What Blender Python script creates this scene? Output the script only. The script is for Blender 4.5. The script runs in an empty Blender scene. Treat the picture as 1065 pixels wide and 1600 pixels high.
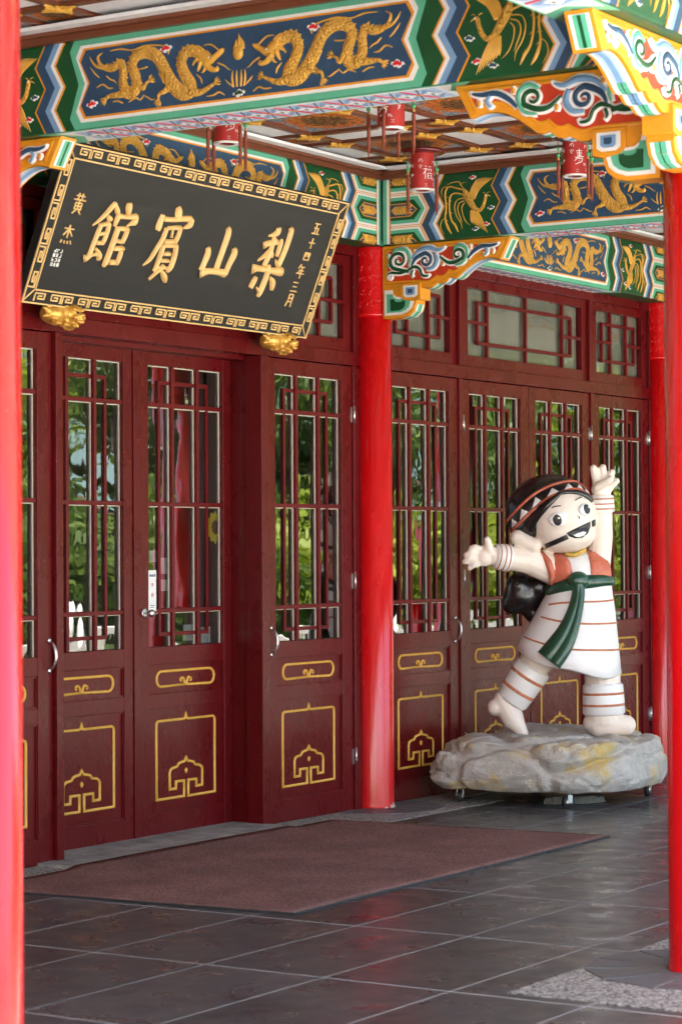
import bpy, bmesh, math, random
from mathutils import Vector, Matrix, noise
from mathutils.bvhtree import BVHTree
random.seed(7)
R = math.radians
sc = bpy.context.scene
COL = sc.collection

# ------------------------------------------------------------------ camera, sky, sun, exposure
YAW, PIT, ROL = .56898, .014659, -.00568
fw = Vector((math.cos(YAW)*math.cos(PIT), math.sin(YAW)*math.cos(PIT), math.sin(PIT)))
r0 = Vector((math.sin(YAW), -math.cos(YAW), 0)); u0 = r0.cross(fw)
rr = r0*math.cos(ROL) + u0*math.sin(ROL); uu = -r0*math.sin(ROL) + u0*math.cos(ROL)
cd = bpy.data.cameras.new('camera'); cam = bpy.data.objects.new('camera', cd); COL.objects.link(cam)
cam.matrix_world = Matrix(((rr.x, uu.x, -fw.x, 0), (rr.y, uu.y, -fw.y, 0), (rr.z, uu.z, -fw.z, 1.77), (0, 0, 0, 1)))
cd.sensor_fit = 'VERTICAL'; cd.sensor_height = 36; cd.lens = 83.95
cd.clip_start = .1; cd.clip_end = 3000
cd.dof.use_dof = True; cd.dof.focus_distance = 15.2; cd.dof.aperture_fstop = 5.0
sc.camera = cam

SUN_EL, SUN_AZ = 58, 184      # azimuth: direction the light comes from, counter-clockwise from +X
w = bpy.data.worlds.new('World'); sc.world = w; w.use_nodes = True
nt = w.node_tree; bg = nt.nodes['Background']
sky = nt.nodes.new('ShaderNodeTexSky'); sky.sky_type = 'NISHITA'; sky.sun_disc = False
sky.sun_elevation = R(SUN_EL); sky.sun_rotation = R(90-SUN_AZ)
sky.air_density = .9; sky.dust_density = 5.0; sky.ozone_density = .6
nt.links.new(sky.outputs[0], bg.inputs[0]); bg.inputs[1].default_value = .15
sd = bpy.data.lights.new('sun', 'SUN'); sun = bpy.data.objects.new('sun', sd); COL.objects.link(sun)
sd.energy = 4.6; sd.angle = R(.6); sd.color = (1, .95, .87)
ld = Vector((math.cos(R(SUN_EL))*math.cos(R(SUN_AZ)), math.cos(R(SUN_EL))*math.sin(R(SUN_AZ)), math.sin(R(SUN_EL))))
sun.rotation_euler = ld.to_track_quat('Z', 'Y').to_euler(); sun.location = (0, 0, 30)
vs = sc.view_settings
vs.view_transform = 'Standard'; vs.look = 'None'; vs.gamma = 1; vs.use_curve_mapping = False
vs.exposure = 2.80
sc.render.engine = 'CYCLES'
sc.cycles.use_denoising = True
sc.cycles.max_bounces = 7; sc.cycles.diffuse_bounces = 4; sc.cycles.glossy_bounces = 4
sc.cycles.transparent_max_bounces = 12; sc.cycles.caustics_reflective = False; sc.cycles.caustics_refractive = False
sc.cycles.sample_clamp_indirect = 8

# ------------------------------------------------------------------ materials
def nodes(m):
    m.use_nodes = True; t = m.node_tree
    return t, t.nodes['Principled BSDF'], t.nodes.new, t.links.new
def mat(name, col, rough=.5, var=.12, vscale=6., bump=.0, bscale=60., coat=0., metal=0., spec=.5, edge=None, col2=None, c2scale=3., c2lo=.55, c2hi=.7, dirt=0., obj=True, rvar=.0, stretch=None, chips=None):
    m = bpy.data.materials.new(name); t, b, N, L = nodes(m)
    tc = N('ShaderNodeTexCoord'); src = tc.outputs['Object']
    geo = N('ShaderNodeNewGeometry')
    if not obj: src = geo.outputs['Position']
    if stretch:
        mp = N('ShaderNodeMapping'); mp.inputs['Scale'].default_value = stretch; L(src, mp.inputs[0]); src = mp.outputs[0]
    n = N('ShaderNodeTexNoise'); n.inputs['Scale'].default_value = vscale; n.inputs['Detail'].default_value = 6; n.inputs['Roughness'].default_value = .65
    L(src, n.inputs['Vector'])
    mr = N('ShaderNodeMapRange'); mr.inputs[1].default_value = .25; mr.inputs[2].default_value = .75
    mr.inputs[3].default_value = 1-var; mr.inputs[4].default_value = 1+var; L(n.outputs['Fac'], mr.inputs[0])
    mx = N('ShaderNodeMix'); mx.data_type = 'RGBA'; mx.blend_type = 'MULTIPLY'; mx.inputs[0].default_value = 1
    mx.inputs[6].default_value = (*col, 1); L(mr.outputs[0], mx.inputs[7])
    out = mx.outputs[2]
    if col2:
        n2 = N('ShaderNodeTexNoise'); n2.inputs['Scale'].default_value = c2scale; n2.inputs['Detail'].default_value = 7; n2.inputs['Roughness'].default_value = .7
        L(src, n2.inputs['Vector'])
        r2 = N('ShaderNodeMapRange'); r2.inputs[1].default_value = c2lo; r2.inputs[2].default_value = c2hi; L(n2.outputs['Fac'], r2.inputs[0])
        m2 = N('ShaderNodeMix'); m2.data_type = 'RGBA'; L(r2.outputs[0], m2.inputs[0]); L(out, m2.inputs[6]); m2.inputs[7].default_value = (*col2, 1)
        out = m2.outputs[2]
    if chips:   # specks of worn paint or grime
        n3 = N('ShaderNodeTexNoise'); n3.inputs['Scale'].default_value = 55; n3.inputs['Detail'].default_value = 4; L(tc.outputs['Object'], n3.inputs['Vector'])
        r3 = N('ShaderNodeMapRange'); r3.inputs[1].default_value = chips[1]; r3.inputs[2].default_value = chips[1]+.02; L(n3.outputs['Fac'], r3.inputs[0])
        m3 = N('ShaderNodeMix'); m3.data_type = 'RGBA'; L(r3.outputs[0], m3.inputs[0]); L(out, m3.inputs[6]); m3.inputs[7].default_value = (*chips[0], 1)
        out = m3.outputs[2]
    L(out, b.inputs['Base Color'])
    b.inputs['Roughness'].default_value = rough; b.inputs['Metallic'].default_value = metal
    b.inputs['Specular IOR Level'].default_value = spec
    if rvar:
        rm = N('ShaderNodeMapRange'); rm.inputs[1].default_value = .3; rm.inputs[2].default_value = .7
        rm.inputs[3].default_value = max(.02, rough-rvar); rm.inputs[4].default_value = rough+rvar; L(n.outputs['Fac'], rm.inputs[0]); L(rm.outputs[0], b.inputs['Roughness'])
    if coat: b.inputs['Coat Weight'].default_value = coat; b.inputs['Coat Roughness'].default_value = .12
    if bump:
        nb = N('ShaderNodeTexNoise'); nb.inputs['Scale'].default_value = bscale; nb.inputs['Detail'].default_value = 5
        L(src, nb.inputs['Vector'])
        bp = N('ShaderNodeBump'); bp.inputs['Strength'].default_value = bump; bp.inputs['Distance'].default_value = .01
        L(nb.outputs['Fac'], bp.inputs['Height']); L(bp.outputs[0], b.inputs['Normal'])
    return m
M = {}
M['red'] = mat('red_lacquer', (.66, .004, .007), .28, .10, 2.5, .30, 6, coat=.5, rvar=.14, col2=(.48, .004, .006), c2scale=2.6, c2lo=.5, c2hi=.75, stretch=(1, 1, .22), chips=((.75, .30, .28), .775))
M['maroon'] = mat('maroon_paint', (.105, .0042, .0058), .30, .14, 4, .28, 45, spec=.22, coat=.04, chips=((.42, .30, .28), .74), rvar=.1, col2=(.090, .0038, .0050), c2scale=3, stretch=(1, 1, .6))
M['maroon_bar'] = mat('maroon_bar_paint', (.120, .0055, .007), .4, .2, 8, .15, 60, spec=.22)
M['goldpaint'] = mat('yellow_gold_paint', (.70, .40, .065), .42, .14, 20, .3, 60)
M['gold'] = mat('relief_gold', (.66, .36, .055), .40, .2, 14, .2, 80, metal=.08)
M['goldleaf'] = mat('gilt_letter', (.74, .48, .185), .5, .12, 10, .2, 60)
M['lion'] = mat('gilded_wood', (.66, .36, .07), .32, .2, 20, .35, 40, metal=.4)
M['navy'] = mat('navy_paint', (.020, .062, .125), .5, .2, 8, .15, 50)
M['blue'] = mat('mid_blue_paint', (.17, .32, .52), .5, .12, 8, .15, 50)
M['paleblue'] = mat('pale_blue_paint', (.40, .53, .70), .5, .1, 8)
M['green'] = mat('deep_green_paint', (.002, .068, .020), .42, .2, 8, .15, 50)
M['mint'] = mat('mint_green_paint', (.10, .42, .27), .5, .12, 8, .1, 50)
M['white'] = mat('white_paint', (.76, .76, .74), .5, .06, 8, .1, 50)
M['orange'] = mat('ochre_orange_paint', (.68, .27, .014), .42, .14, 8, .3, 50)
M['redfield'] = mat('vermilion_field', (.50, .040, .010), .45, .14, 8, .2, 50)
M['cloudred'] = mat('bright_red_paint', (.60, .01, .015), .45, .1, 8)
M['brown'] = mat('brown_ceiling_paint', (.150, .046, .020), .38, .18, 6, .15, 40, coat=.1)
M['ceilwhite'] = mat('white_ceiling_board', (.76, .78, .79), .6, .05, 3)
M['black'] = mat('black_lacquer_board', (.010, .010, .010), .5, .3, 5, .12, 70, spec=.28, col2=(.026, .026, .026), c2scale=5, c2lo=.55, c2hi=.75, rvar=.1, stretch=(.4, 1, 3))
M['darkgap'] = mat('dark_interior', (.02, .016, .014), .8, .2, 3)
M['steel'] = mat('brushed_steel', (.62, .62, .60), .3, .15, 30, .1, 90, metal=1)
M['rubber'] = mat('dark_rubber', (.03, .03, .032), .6, .2, 20)
M['blind'] = mat('grey_roller_blind', (.27, .25, .215), .8, .10, 3, .2, 30, stretch=(1, 1, .3))
M['putty'] = mat('pale_bead', (.55, .52, .42), .6, .1, 12)
M['paper'] = mat('white_paper', (.8, .8, .78), .6, .04, 10)
M['yellow'] = mat('yellow_sticker', (.8, .58, .02), .5, .1, 10)
M['stone'] = mat('pale_threshold_stone', (.30, .30, .28), .7, .3, 6, .5, 40, col2=(.12, .12, .11), c2scale=5, c2lo=.45, c2hi=.7)
M['slate'] = mat('slate_segment', (.095, .10, .105), .5, .3, 6, .4, 20, rvar=.1)
M['slab'] = mat('flat_grey_rock', (.17, .165, .15), .8, .35, 9, .8, 25)
M['terrace'] = mat('pale_terrace_paving', (.56, .54, .50), .8, .12, 1.5, obj=False)  # paving tone lifted so it bounces light up to the ceiling
M['concrete'] = mat('white_balustrade_stone', (.70, .69, .66), .6, .1, 3)
M['roof'] = mat('roof_soffit', (.45, .42, .38), .7, .1, 1)
M['bark'] = mat('tree_bark', (.09, .065, .045), .9, .35, 5, .8, 12)
M['hill'] = mat('wooded_hillside', (.06, .10, .10), .95, .3, .02, col2=(.10, .14, .12), c2scale=.03, obj=False)  # blue-green distance haze is mixed into the hillside colour
M['inwall'] = mat('interior_wall', (.16, .14, .11), .8, .2, 1)
# statue
M['cream'] = mat('cream_statue_paint', (.82, .73, .64), .42, .05, 4, .15, 50, coat=.12, col2=(.70, .58, .43), c2scale=5, c2lo=.58, c2hi=.8, chips=((.25, .2, .15), .755))
M['hair'] = mat('gloss_black_paint', (.012, .011, .011), .26, .3, 8, .15, 20, coat=.3)
M['sblack'] = mat('black_feature_paint', (.014, .014, .015), .35, .1, 8)
M['dress'] = mat('white_dress_paint', (.81, .81, .80), .36, .05, 5, .15, 30, coat=.15, chips=((.3, .26, .22), .76))
M['eyewhite'] = mat('eye_white_paint', (.84, .86, .88), .25, .02, 8, coat=.3)
M['coral'] = mat('coral_paint', (.55, .135, .075), .45, .2, 12, .2, 40, col2=(.66, .26, .18), c2scale=7, c2lo=.5, c2hi=.75)
M['stripe'] = mat('orange_stripe_paint', (.50, .17, .075), .5, .3, 25, col2=(.75, .7, .66), c2scale=22, c2lo=.6, c2hi=.75)
M['sash'] = mat('sash_green_paint', (.012, .062, .032), .3, .25, 6, .3, 14, coat=.3, col2=(.03, .11, .065), c2scale=5, c2lo=.55, c2hi=.8)
M['necklace'] = mat('necklace_gold_paint', (.55, .36, .06), .4, .2, 30)
M['rock'] = mat('grey_cast_rock', (.47, .45, .405), .85, .25, 12, 1., 70, col2=(.58, .39, .06), c2scale=2.6, c2lo=.535, c2hi=.68)
M['lantern'] = mat('red_paper_lantern', (.40, .022, .018), .55, .15, 10)
M['disc'] = mat('lantern_lacquer_disc', (.12, .008, .010), .25, .1, 10, coat=.5)
M['cord'] = mat('tassel_thread', (.22, .045, .022), .7, .35, 60)
M['jade'] = mat('jade_bead', (.06, .40, .17), .3, .1, 20)
M['tangold'] = mat('tan_tassel_cap', (.52, .32, .10), .5, .1, 20)

def mat_tile():
    m = bpy.data.materials.new('honed_dark_slate_tile'); t, b, N, L = nodes(m)
    geo = N('ShaderNodeNewGeometry'); oi = N('ShaderNodeObjectInfo')
    n = N('ShaderNodeTexNoise'); n.inputs['Scale'].default_value = 2.2; n.inputs['Detail'].default_value = 8; n.inputs['Roughness'].default_value = .7; n.inputs['Distortion'].default_value = 1.2
    L(geo.outputs['Position'], n.inputs['Vector'])
    cr = N('ShaderNodeValToRGB'); e = cr.color_ramp.elements
    e[0].position = .25; e[0].color = (.034, .037, .038, 1); e[1].position = .8; e[1].color = (.088, .093, .095, 1)
    L(n.outputs['Fac'], cr.inputs[0])
    mr = N('ShaderNodeMapRange'); mr.inputs[3].default_value = .75; mr.inputs[4].default_value = 1.25; L(oi.outputs['Random'], mr.inputs[0])
    mx = N('ShaderNodeMix'); mx.data_type = 'RGBA'; mx.blend_type = 'MULTIPLY'; mx.inputs[0].default_value = 1
    L(cr.outputs[0], mx.inputs[6]); L(mr.outputs[0], mx.inputs[7])
    # scuffs and pale specks
    n3 = N('ShaderNodeTexNoise'); n3.inputs['Scale'].default_value = 60; n3.inputs['Detail'].default_value = 3; L(geo.outputs['Position'], n3.inputs['Vector'])
    r3 = N('ShaderNodeMapRange'); r3.inputs[1].default_value = .69; r3.inputs[2].default_value = .78; r3.inputs[4].default_value = .5; L(n3.outputs['Fac'], r3.inputs[0])
    m3 = N('ShaderNodeMix'); m3.data_type = 'RGBA'; L(r3.outputs[0], m3.inputs[0]); L(mx.outputs[2], m3.inputs[6]); m3.inputs[7].default_value = (.3, .29, .28, 1)
    L(m3.outputs[2], b.inputs['Base Color'])
    n2 = N('ShaderNodeTexNoise'); n2.inputs['Scale'].default_value = 5; n2.inputs['Detail'].default_value = 7; L(geo.outputs['Position'], n2.inputs['Vector'])
    rm = N('ShaderNodeMapRange'); rm.inputs[1].default_value = .3; rm.inputs[2].default_value = .7; rm.inputs[3].default_value = .22; rm.inputs[4].default_value = .44
    L(n2.outputs['Fac'], rm.inputs[0]); L(rm.outputs[0], b.inputs['Roughness'])
    bp = N('ShaderNodeBump'); bp.inputs['Strength'].default_value = .10; bp.inputs['Distance'].default_value = .005; L(n2.outputs['Fac'], bp.inputs['Height']); L(bp.outputs[0], b.inputs['Normal'])
    return m
M['tile'] = mat_tile()
def mat_pebble():
    m = bpy.data.materials.new('washed_pebble_terrazzo'); t, b, N, L = nodes(m)
    geo = N('ShaderNodeNewGeometry')
    v = N('ShaderNodeTexVoronoi'); v.inputs['Scale'].default_value = 85; L(geo.outputs['Position'], v.inputs['Vector'])
    hs = N('ShaderNodeSeparateColor'); L(v.outputs['Color'], hs.inputs[0])
    cr = N('ShaderNodeValToRGB'); e = cr.color_ramp.elements
    e[0].color = (.05, .05, .05, 1); e[1].color = (.40, .385, .35, 1); cr.color_ramp.elements.new(.4).color = (.20, .195, .18, 1)
    L(hs.outputs[0], cr.inputs[0]); L(cr.outputs[0], b.inputs['Base Color'])
    b.inputs['Roughness'].default_value = .75
    bp = N('ShaderNodeBump'); bp.inputs['Strength'].default_value = .8; bp.inputs['Distance'].default_value = .006; bp.invert = True
    L(v.outputs['Distance'], bp.inputs['Height']); L(bp.outputs[0], b.inputs['Normal'])
    return m
M['pebble'] = mat_pebble()
def mat_mat():
    m = bpy.data.materials.new('brown_loop_carpet'); t, b, N, L = nodes(m)
    geo = N('ShaderNodeNewGeometry')
    n = N('ShaderNodeTexNoise'); n.inputs['Scale'].default_value = 115; n.inputs['Detail'].default_value = 5; L(geo.outputs['Position'], n.inputs['Vector'])
    cr = N('ShaderNodeValToRGB'); e = cr.color_ramp.elements
    e[0].position = .32; e[0].color = (.085, .038, .034, 1); e[1].position = .66; e[1].color = (.30, .170, .148, 1); L(n.outputs['Fac'], cr.inputs[0])
    n2 = N('ShaderNodeTexNoise'); n2.inputs['Scale'].default_value = 2.5; n2.inputs['Detail'].default_value = 6; L(geo.outputs['Position'], n2.inputs['Vector'])
    mr = N('ShaderNodeMapRange'); mr.inputs[1].default_value = .3; mr.inputs[2].default_value = .7; mr.inputs[3].default_value = .82; mr.inputs[4].default_value = 1.2; L(n2.outputs['Fac'], mr.inputs[0])
    mx = N('ShaderNodeMix'); mx.data_type = 'RGBA'; mx.blend_type = 'MULTIPLY'; mx.inputs[0].default_value = 1; L(cr.outputs[0], mx.inputs[6]); L(mr.outputs[0], mx.inputs[7])
    L(mx.outputs[2], b.inputs['Base Color']); b.inputs['Roughness'].default_value = .95; b.inputs['Specular IOR Level'].default_value = .15
    bp = N('ShaderNodeBump'); bp.inputs['Strength'].default_value = 1; bp.inputs['Distance'].default_value = .01; L(n.outputs['Fac'], bp.inputs['Height']); L(bp.outputs[0], b.inputs['Normal'])
    return m
M['mat'] = mat_mat()
def mat_glass():
    m = bpy.data.materials.new('wavy_window_glass'); m.use_nodes = True; t = m.node_tree; N, L = t.nodes.new, t.links.new
    t.nodes.remove(t.nodes['Principled BSDF']); o = t.nodes['Material Output']
    geo = N('ShaderNodeNewGeometry')
    mp = N('ShaderNodeMapping'); mp.inputs['Scale'].default_value = (1, 1, .55); L(geo.outputs['Position'], mp.inputs[0])
    n = N('ShaderNodeTexNoise'); n.inputs['Scale'].default_value = 4.2; n.inputs['Detail'].default_value = 1.5; L(mp.outputs[0], n.inputs['Vector'])
    bp = N('ShaderNodeBump'); bp.inputs['Strength'].default_value = .16; bp.inputs['Distance'].default_value = .010; L(n.outputs['Fac'], bp.inputs['Height'])
    g = N('ShaderNodeBsdfGlossy'); g.inputs['Roughness'].default_value = .008; g.inputs['Color'].default_value = (.95, .97, .96, 1); L(bp.outputs[0], g.inputs['Normal'])
    tr = N('ShaderNodeBsdfTransparent'); tr.inputs['Color'].default_value = (.80, .84, .82, 1)
    fr = N('ShaderNodeFresnel'); fr.inputs['IOR'].default_value = 2.8
    mx = N('ShaderNodeMixShader'); L(fr.outputs[0], mx.inputs[0]); L(tr.outputs[0], mx.inputs[1]); L(g.outputs[0], mx.inputs[2]); L(mx.outputs[0], o.inputs['Surface'])
    return m
M['glass'] = mat_glass()
M['glass_plain'] = M['glass'].copy(); M['glass_plain'].name = 'transom_glass'; M['glass_plain'].node_tree.nodes['Fresnel'].inputs['IOR'].default_value = 1.4
def mat_scale(name, base):
    m = M[base].copy(); m.name = name; t = m.node_tree; b = t.nodes['Principled BSDF']; N, L = t.nodes.new, t.links.new
    tc = N('ShaderNodeTexCoord'); v = N('ShaderNodeTexVoronoi'); v.inputs['Scale'].default_value = 88; L(tc.outputs['Object'], v.inputs['Vector'])
    bp = N('ShaderNodeBump'); bp.inputs['Strength'].default_value = 1.; bp.inputs['Distance'].default_value = .011; bp.invert = True
    L(v.outputs['Distance'], bp.inputs['Height']); L(bp.outputs[0], b.inputs['Normal'])
    return m
M['scales'] = mat_scale('gold_dragon_scales', 'gold')
def mat_medallion(name, k):
    # carved and painted flower coffer board, printed in its own object space (board is 2k wide)
    m = bpy.data.materials.new(name); t, b, N, L = nodes(m)
    tc = N('ShaderNodeTexCoord'); sp = N('ShaderNodeSeparateXYZ'); L(tc.outputs['Object'], sp.inputs[0])
    def mth(op, a, bb=None):
        q = N('ShaderNodeMath'); q.operation = op
        for i, v in enumerate((a, bb)):
            if v is None: continue
            if isinstance(v, (int, float)): q.inputs[i].default_value = v
            else: L(v, q.inputs[i])
        return q.outputs[0]
    ln = N('ShaderNodeVectorMath'); ln.operation = 'LENGTH'; L(tc.outputs['Object'], ln.inputs[0])
    rad = mth('DIVIDE', ln.outputs['Value'], k)
    sq = mth('DIVIDE', mth('MAXIMUM', mth('ABSOLUTE', sp.outputs[0]), mth('ABSOLUTE', sp.outputs[1])), k)
    nz = N('ShaderNodeTexNoise'); nz.inputs['Scale'].default_value = 9/k; nz.inputs['Detail'].default_value = 2; L(tc.outputs['Object'], nz.inputs['Vector'])
    vo = N('ShaderNodeTexVoronoi'); vo.inputs['Scale'].default_value = 7.5/k; L(tc.outputs['Object'], vo.inputs['Vector'])
    def ramp(src, els):
        c = N('ShaderNodeValToRGB'); c.color_ramp.interpolation = 'CONSTANT'; e = c.color_ramp.elements
        e[0].position, e[0].color = els[0][0], (*els[0][1], 1); e[1].position, e[1].color = els[1][0], (*els[1][1], 1)
        for p, q in els[2:]: e.new(p).color = (*q, 1)
        L(src, c.inputs[0]); return c.outputs[0]
    def mixc(f, a, bb):
        x = N('ShaderNodeMix'); x.data_type = 'RGBA'; L(f, x.inputs[0]) ; L(a, x.inputs[6]); L(bb, x.inputs[7]); return x.outputs[2]
    field = ramp(vo.outputs['Distance'], [(0, (.25, .36, .44)), (.42, (.02, .03, .05)), (.5, (.30, .40, .46)), (.62, (.55, .13, .02))])
    petal = ramp(nz.outputs['Fac'], [(0, (.10, .025, .008)), (.40, (.62, .17, .018)), (.52, (.35, .06, .012)), (.58, (.75, .33, .04)), (.7, (.08, .03, .01))])
    core = ramp(nz.outputs['Fac'], [(0, (.03, .012, .006)), (.47, (.30, .13, .03)), (.55, (.05, .02, .01)), (.66, (.6, .45, .2))])
    wob = mth('ADD', rad, mth('MULTIPLY', mth('SUBTRACT', vo.outputs['Distance'], .35), .35))
    c1 = mixc(mth('LESS_THAN', wob, .74), field, petal)
    c2 = mixc(mth('LESS_THAN', wob, .50), c1, core)
    border = ramp(sq, [(0, (.7, .7, .68)), (.95, (.05, .06, .07))])
    c3 = mixc(mth('GREATER_THAN', sq, .90), c2, border)
    L(c3, b.inputs['Base Color']); b.inputs['Roughness'].default_value = .5
    bp = N('ShaderNodeBump'); bp.inputs['Strength'].default_value = .8; bp.inputs['Distance'].default_value = .02; L(nz.outputs['Fac'], bp.inputs['Height']); L(bp.outputs[0], b.inputs['Normal'])
    return m
M['medal_big'] = mat_medallion('painted_flower_board', .345)
M['medal_small'] = mat_medallion('painted_small_flower_board', .155)
def mat_leaf(name, c1, c2):
    m = bpy.data.materials.new(name); t, b, N, L = nodes(m)
    geo = N('ShaderNodeNewGeometry'); n = N('ShaderNodeTexNoise'); n.inputs['Scale'].default_value = .9; n.inputs['Detail'].default_value = 4
    L(geo.outputs['Position'], n.inputs['Vector'])
    cr = N('ShaderNodeValToRGB'); e = cr.color_ramp.elements; e[0].position = .35; e[0].color = (*c1, 1); e[1].position = .65; e[1].color = (*c2, 1)
    L(n.outputs['Fac'], cr.inputs[0]); L(cr.outputs[0], b.inputs['Base Color']); b.inputs['Roughness'].default_value = .5
    o = t.nodes['Material Output']; tl = N('ShaderNodeBsdfTranslucent'); L(cr.outputs[0], tl.inputs[0])
    mx = N('ShaderNodeMixShader'); mx.inputs[0].default_value = .45; L(b.outputs[0], mx.inputs[1]); L(tl.outputs[0], mx.inputs[2]); L(mx.outputs[0], o.inputs['Surface'])
    return m
M['leaf'] = mat_leaf('yellow_green_leaves', (.13, .20, .015), (.30, .36, .035))
M['leafdark'] = mat_leaf('dark_green_leaves', (.04, .09, .015), (.14, .19, .03))

# ------------------------------------------------------------------ mesh helpers
def tag(o, label=None, cat=None, group=None, kind=None):
    if label: o['label'] = label
    if cat: o['category'] = cat
    if group: o['group'] = group
    if kind: o['kind'] = kind
    return o
def empty(name, loc=(0, 0, 0), rz=0, label=None, cat=None, group=None, kind=None, scale=None):
    o = bpy.data.objects.new(name, None); COL.objects.link(o); o.location = loc; o.rotation_euler = (0, 0, rz)
    o.empty_display_size = .1
    if scale: o.scale = scale
    return tag(o, label, cat, group, kind)
def link(name, me, parent=None, loc=None, rot=None):
    o = bpy.data.objects.new(name, me); COL.objects.link(o)
    if parent: o.parent = parent
    if loc: o.location = loc
    if rot: o.rotation_euler = rot
    return o
def copy_tree(o, parent=None, skip=()):
    c = o.copy(); COL.objects.link(c); c.parent = parent
    if parent is not None: c.matrix_parent_inverse = o.matrix_parent_inverse.copy()
    for ch in o.children:
        if ch.name.split('.')[0] not in skip: copy_tree(ch, c)
    return c
def catmull(pts, n):
    if len(pts) < 3 or n < 2: return pts
    P = [pts[0]]+list(pts)+[pts[-1]]; out = []
    for i in range(1, len(P)-2):
        a, b, c, d = P[i-1], P[i], P[i+1], P[i+2]
        for k in range(n):
            t = k/n
            out.append(tuple(.5*((2*b[j])+(c[j]-a[j])*t+(2*a[j]-5*b[j]+4*c[j]-d[j])*t*t+(3*b[j]-a[j]-3*c[j]+d[j])*t**3) for j in range(len(b))))
    out.append(tuple(pts[-1])); return out
class MB:
    """collects faces; art plane is (x,z) with -y as the outside of a face"""
    def __init__(s, mats='maroon'):
        s.v = []; s.f = []; s.mi = []; s.sm = []; s.mats = []; s.mx = None; s.use(mats); s.smooth = False
    def use(s, m):
        if m not in s.mats: s.mats.append(m)
        s.cur = s.mats.index(m); return s
    def vv(s, *p):
        x, y, z = p
        if s.mx is not None: x = s.mx-x
        s.v.append((x, y, z)); return len(s.v)-1
    def ff(s, ids): s.f.append(tuple(ids)); s.mi.append(s.cur); s.sm.append(s.smooth)
    def box(s, x0, x1, y0, y1, z0, z1):
        i = [s.vv(x, y, z) for z in (z0, z1) for y in (y0, y1) for x in (x0, x1)]
        for q in ((0, 2, 3, 1), (4, 5, 7, 6), (0, 1, 5, 4), (2, 6, 7, 3), (0, 4, 6, 2), (1, 3, 7, 5)): s.ff([i[k] for k in q])
        return s
    def prism(s, pts, y0, y1):
        a = [s.vv(x, y0, z) for x, z in pts]; b = [s.vv(x, y1, z) for x, z in pts]; n = len(pts)
        s.ff(a[::-1]); s.ff(b)
        for k in range(n): s.ff((a[k], a[(k+1) % n], b[(k+1) % n], b[k]))
        return s
    def ribbon(s, pts, h, y0=0., n=4, closed=False, wk=1.):
        """half-round relief line; pts are (x,z,halfwidth)"""
        p = catmull(pts, n) if not closed else list(pts)
        prev = s.smooth; s.smooth = True; rows = []; m = len(p)
        for i, (x, z, wd) in enumerate(p):
            if closed: a, b = p[i-1], p[(i+1) % m]
            else: a, b = p[max(0, i-1)], p[min(m-1, i+1)]
            tx, tz = b[0]-a[0], b[1]-a[1]; l = math.hypot(tx, tz) or 1; nx, nz = -tz/l, tx/l
            hh = h*min(1, wd*wk/max(1e-6, h)*1.6) if not closed else h
            if closed:   # mitre
                ax, az = x-a[0], z-a[1]; bx, bz = b[0]-x, b[1]-z
                la, lb = math.hypot(ax, az) or 1, math.hypot(bx, bz) or 1
                n1 = (-az/la, ax/la); n2 = (-bz/lb, bx/lb); mxx, mzz = n1[0]+n2[0], n1[1]+n2[1]; d = (mxx*mxx+mzz*mzz)**.5 or 1
                c = max(.5, (mxx*n1[0]+mzz*n1[1])/d); nx, nz = mxx/d/c, mzz/d/c
            rows.append([s.vv(x+nx*wd*wk*o, y0-hh*q, z+nz*wd*wk*o) for o, q in ((-1, 0), (-.7, .72), (0, 1), (.7, .72), (1, 0))])
        rng = range(m) if closed else range(m-1)
        for i in rng:
            A, B = rows[i], rows[(i+1) % m]
            for k in range(4): s.ff((A[k], A[k+1], B[k+1], B[k]))
        if not closed:
            s.ff(rows[0]); s.ff(rows[-1][::-1])
        s.smooth = prev; return s
    def tube(s, pts, rad, seg=8, caps=True):
        prev = s.smooth; s.smooth = True
        if not hasattr(rad, '__len__'): rad = [rad]*len(pts)
        pts = [Vector(p) for p in pts]; rows = []; ref = None
        for i, p in enumerate(pts):
            t = (pts[min(i+1, len(pts)-1)]-pts[max(0, i-1)]).normalized()
            if ref is None: ref = t.orthogonal().normalized()
            ref = (ref-t*ref.dot(t)).normalized(); q = t.cross(ref)
            rows.append([s.vv(*(p+(ref*math.cos(2*math.pi*k/seg)+q*math.sin(2*math.pi*k/seg))*rad[i])) for k in range(seg)])
        for a, b in zip(rows, rows[1:]):
            for k in range(seg): s.ff((a[k], a[(k+1) % seg], b[(k+1) % seg], b[k]))
        if caps: s.ff(rows[0][::-1]); s.ff(rows[-1])
        s.smooth = prev; return s
    def lathe(s, prof, seg=24, c=(0, 0), caps=True):
        prev = s.smooth; s.smooth = True
        rows = [[s.vv(c[0]+r*math.cos(2*math.pi*k/seg), c[1]+r*math.sin(2*math.pi*k/seg), z) for k in range(seg)] for r, z in prof]
        for a, b in zip(rows, rows[1:]):
            for k in range(seg): s.ff((a[k], a[(k+1) % seg], b[(k+1) % seg], b[k]))
        if caps: s.ff(rows[0][::-1]); s.ff(rows[-1])
        s.smooth = prev; return s
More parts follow.
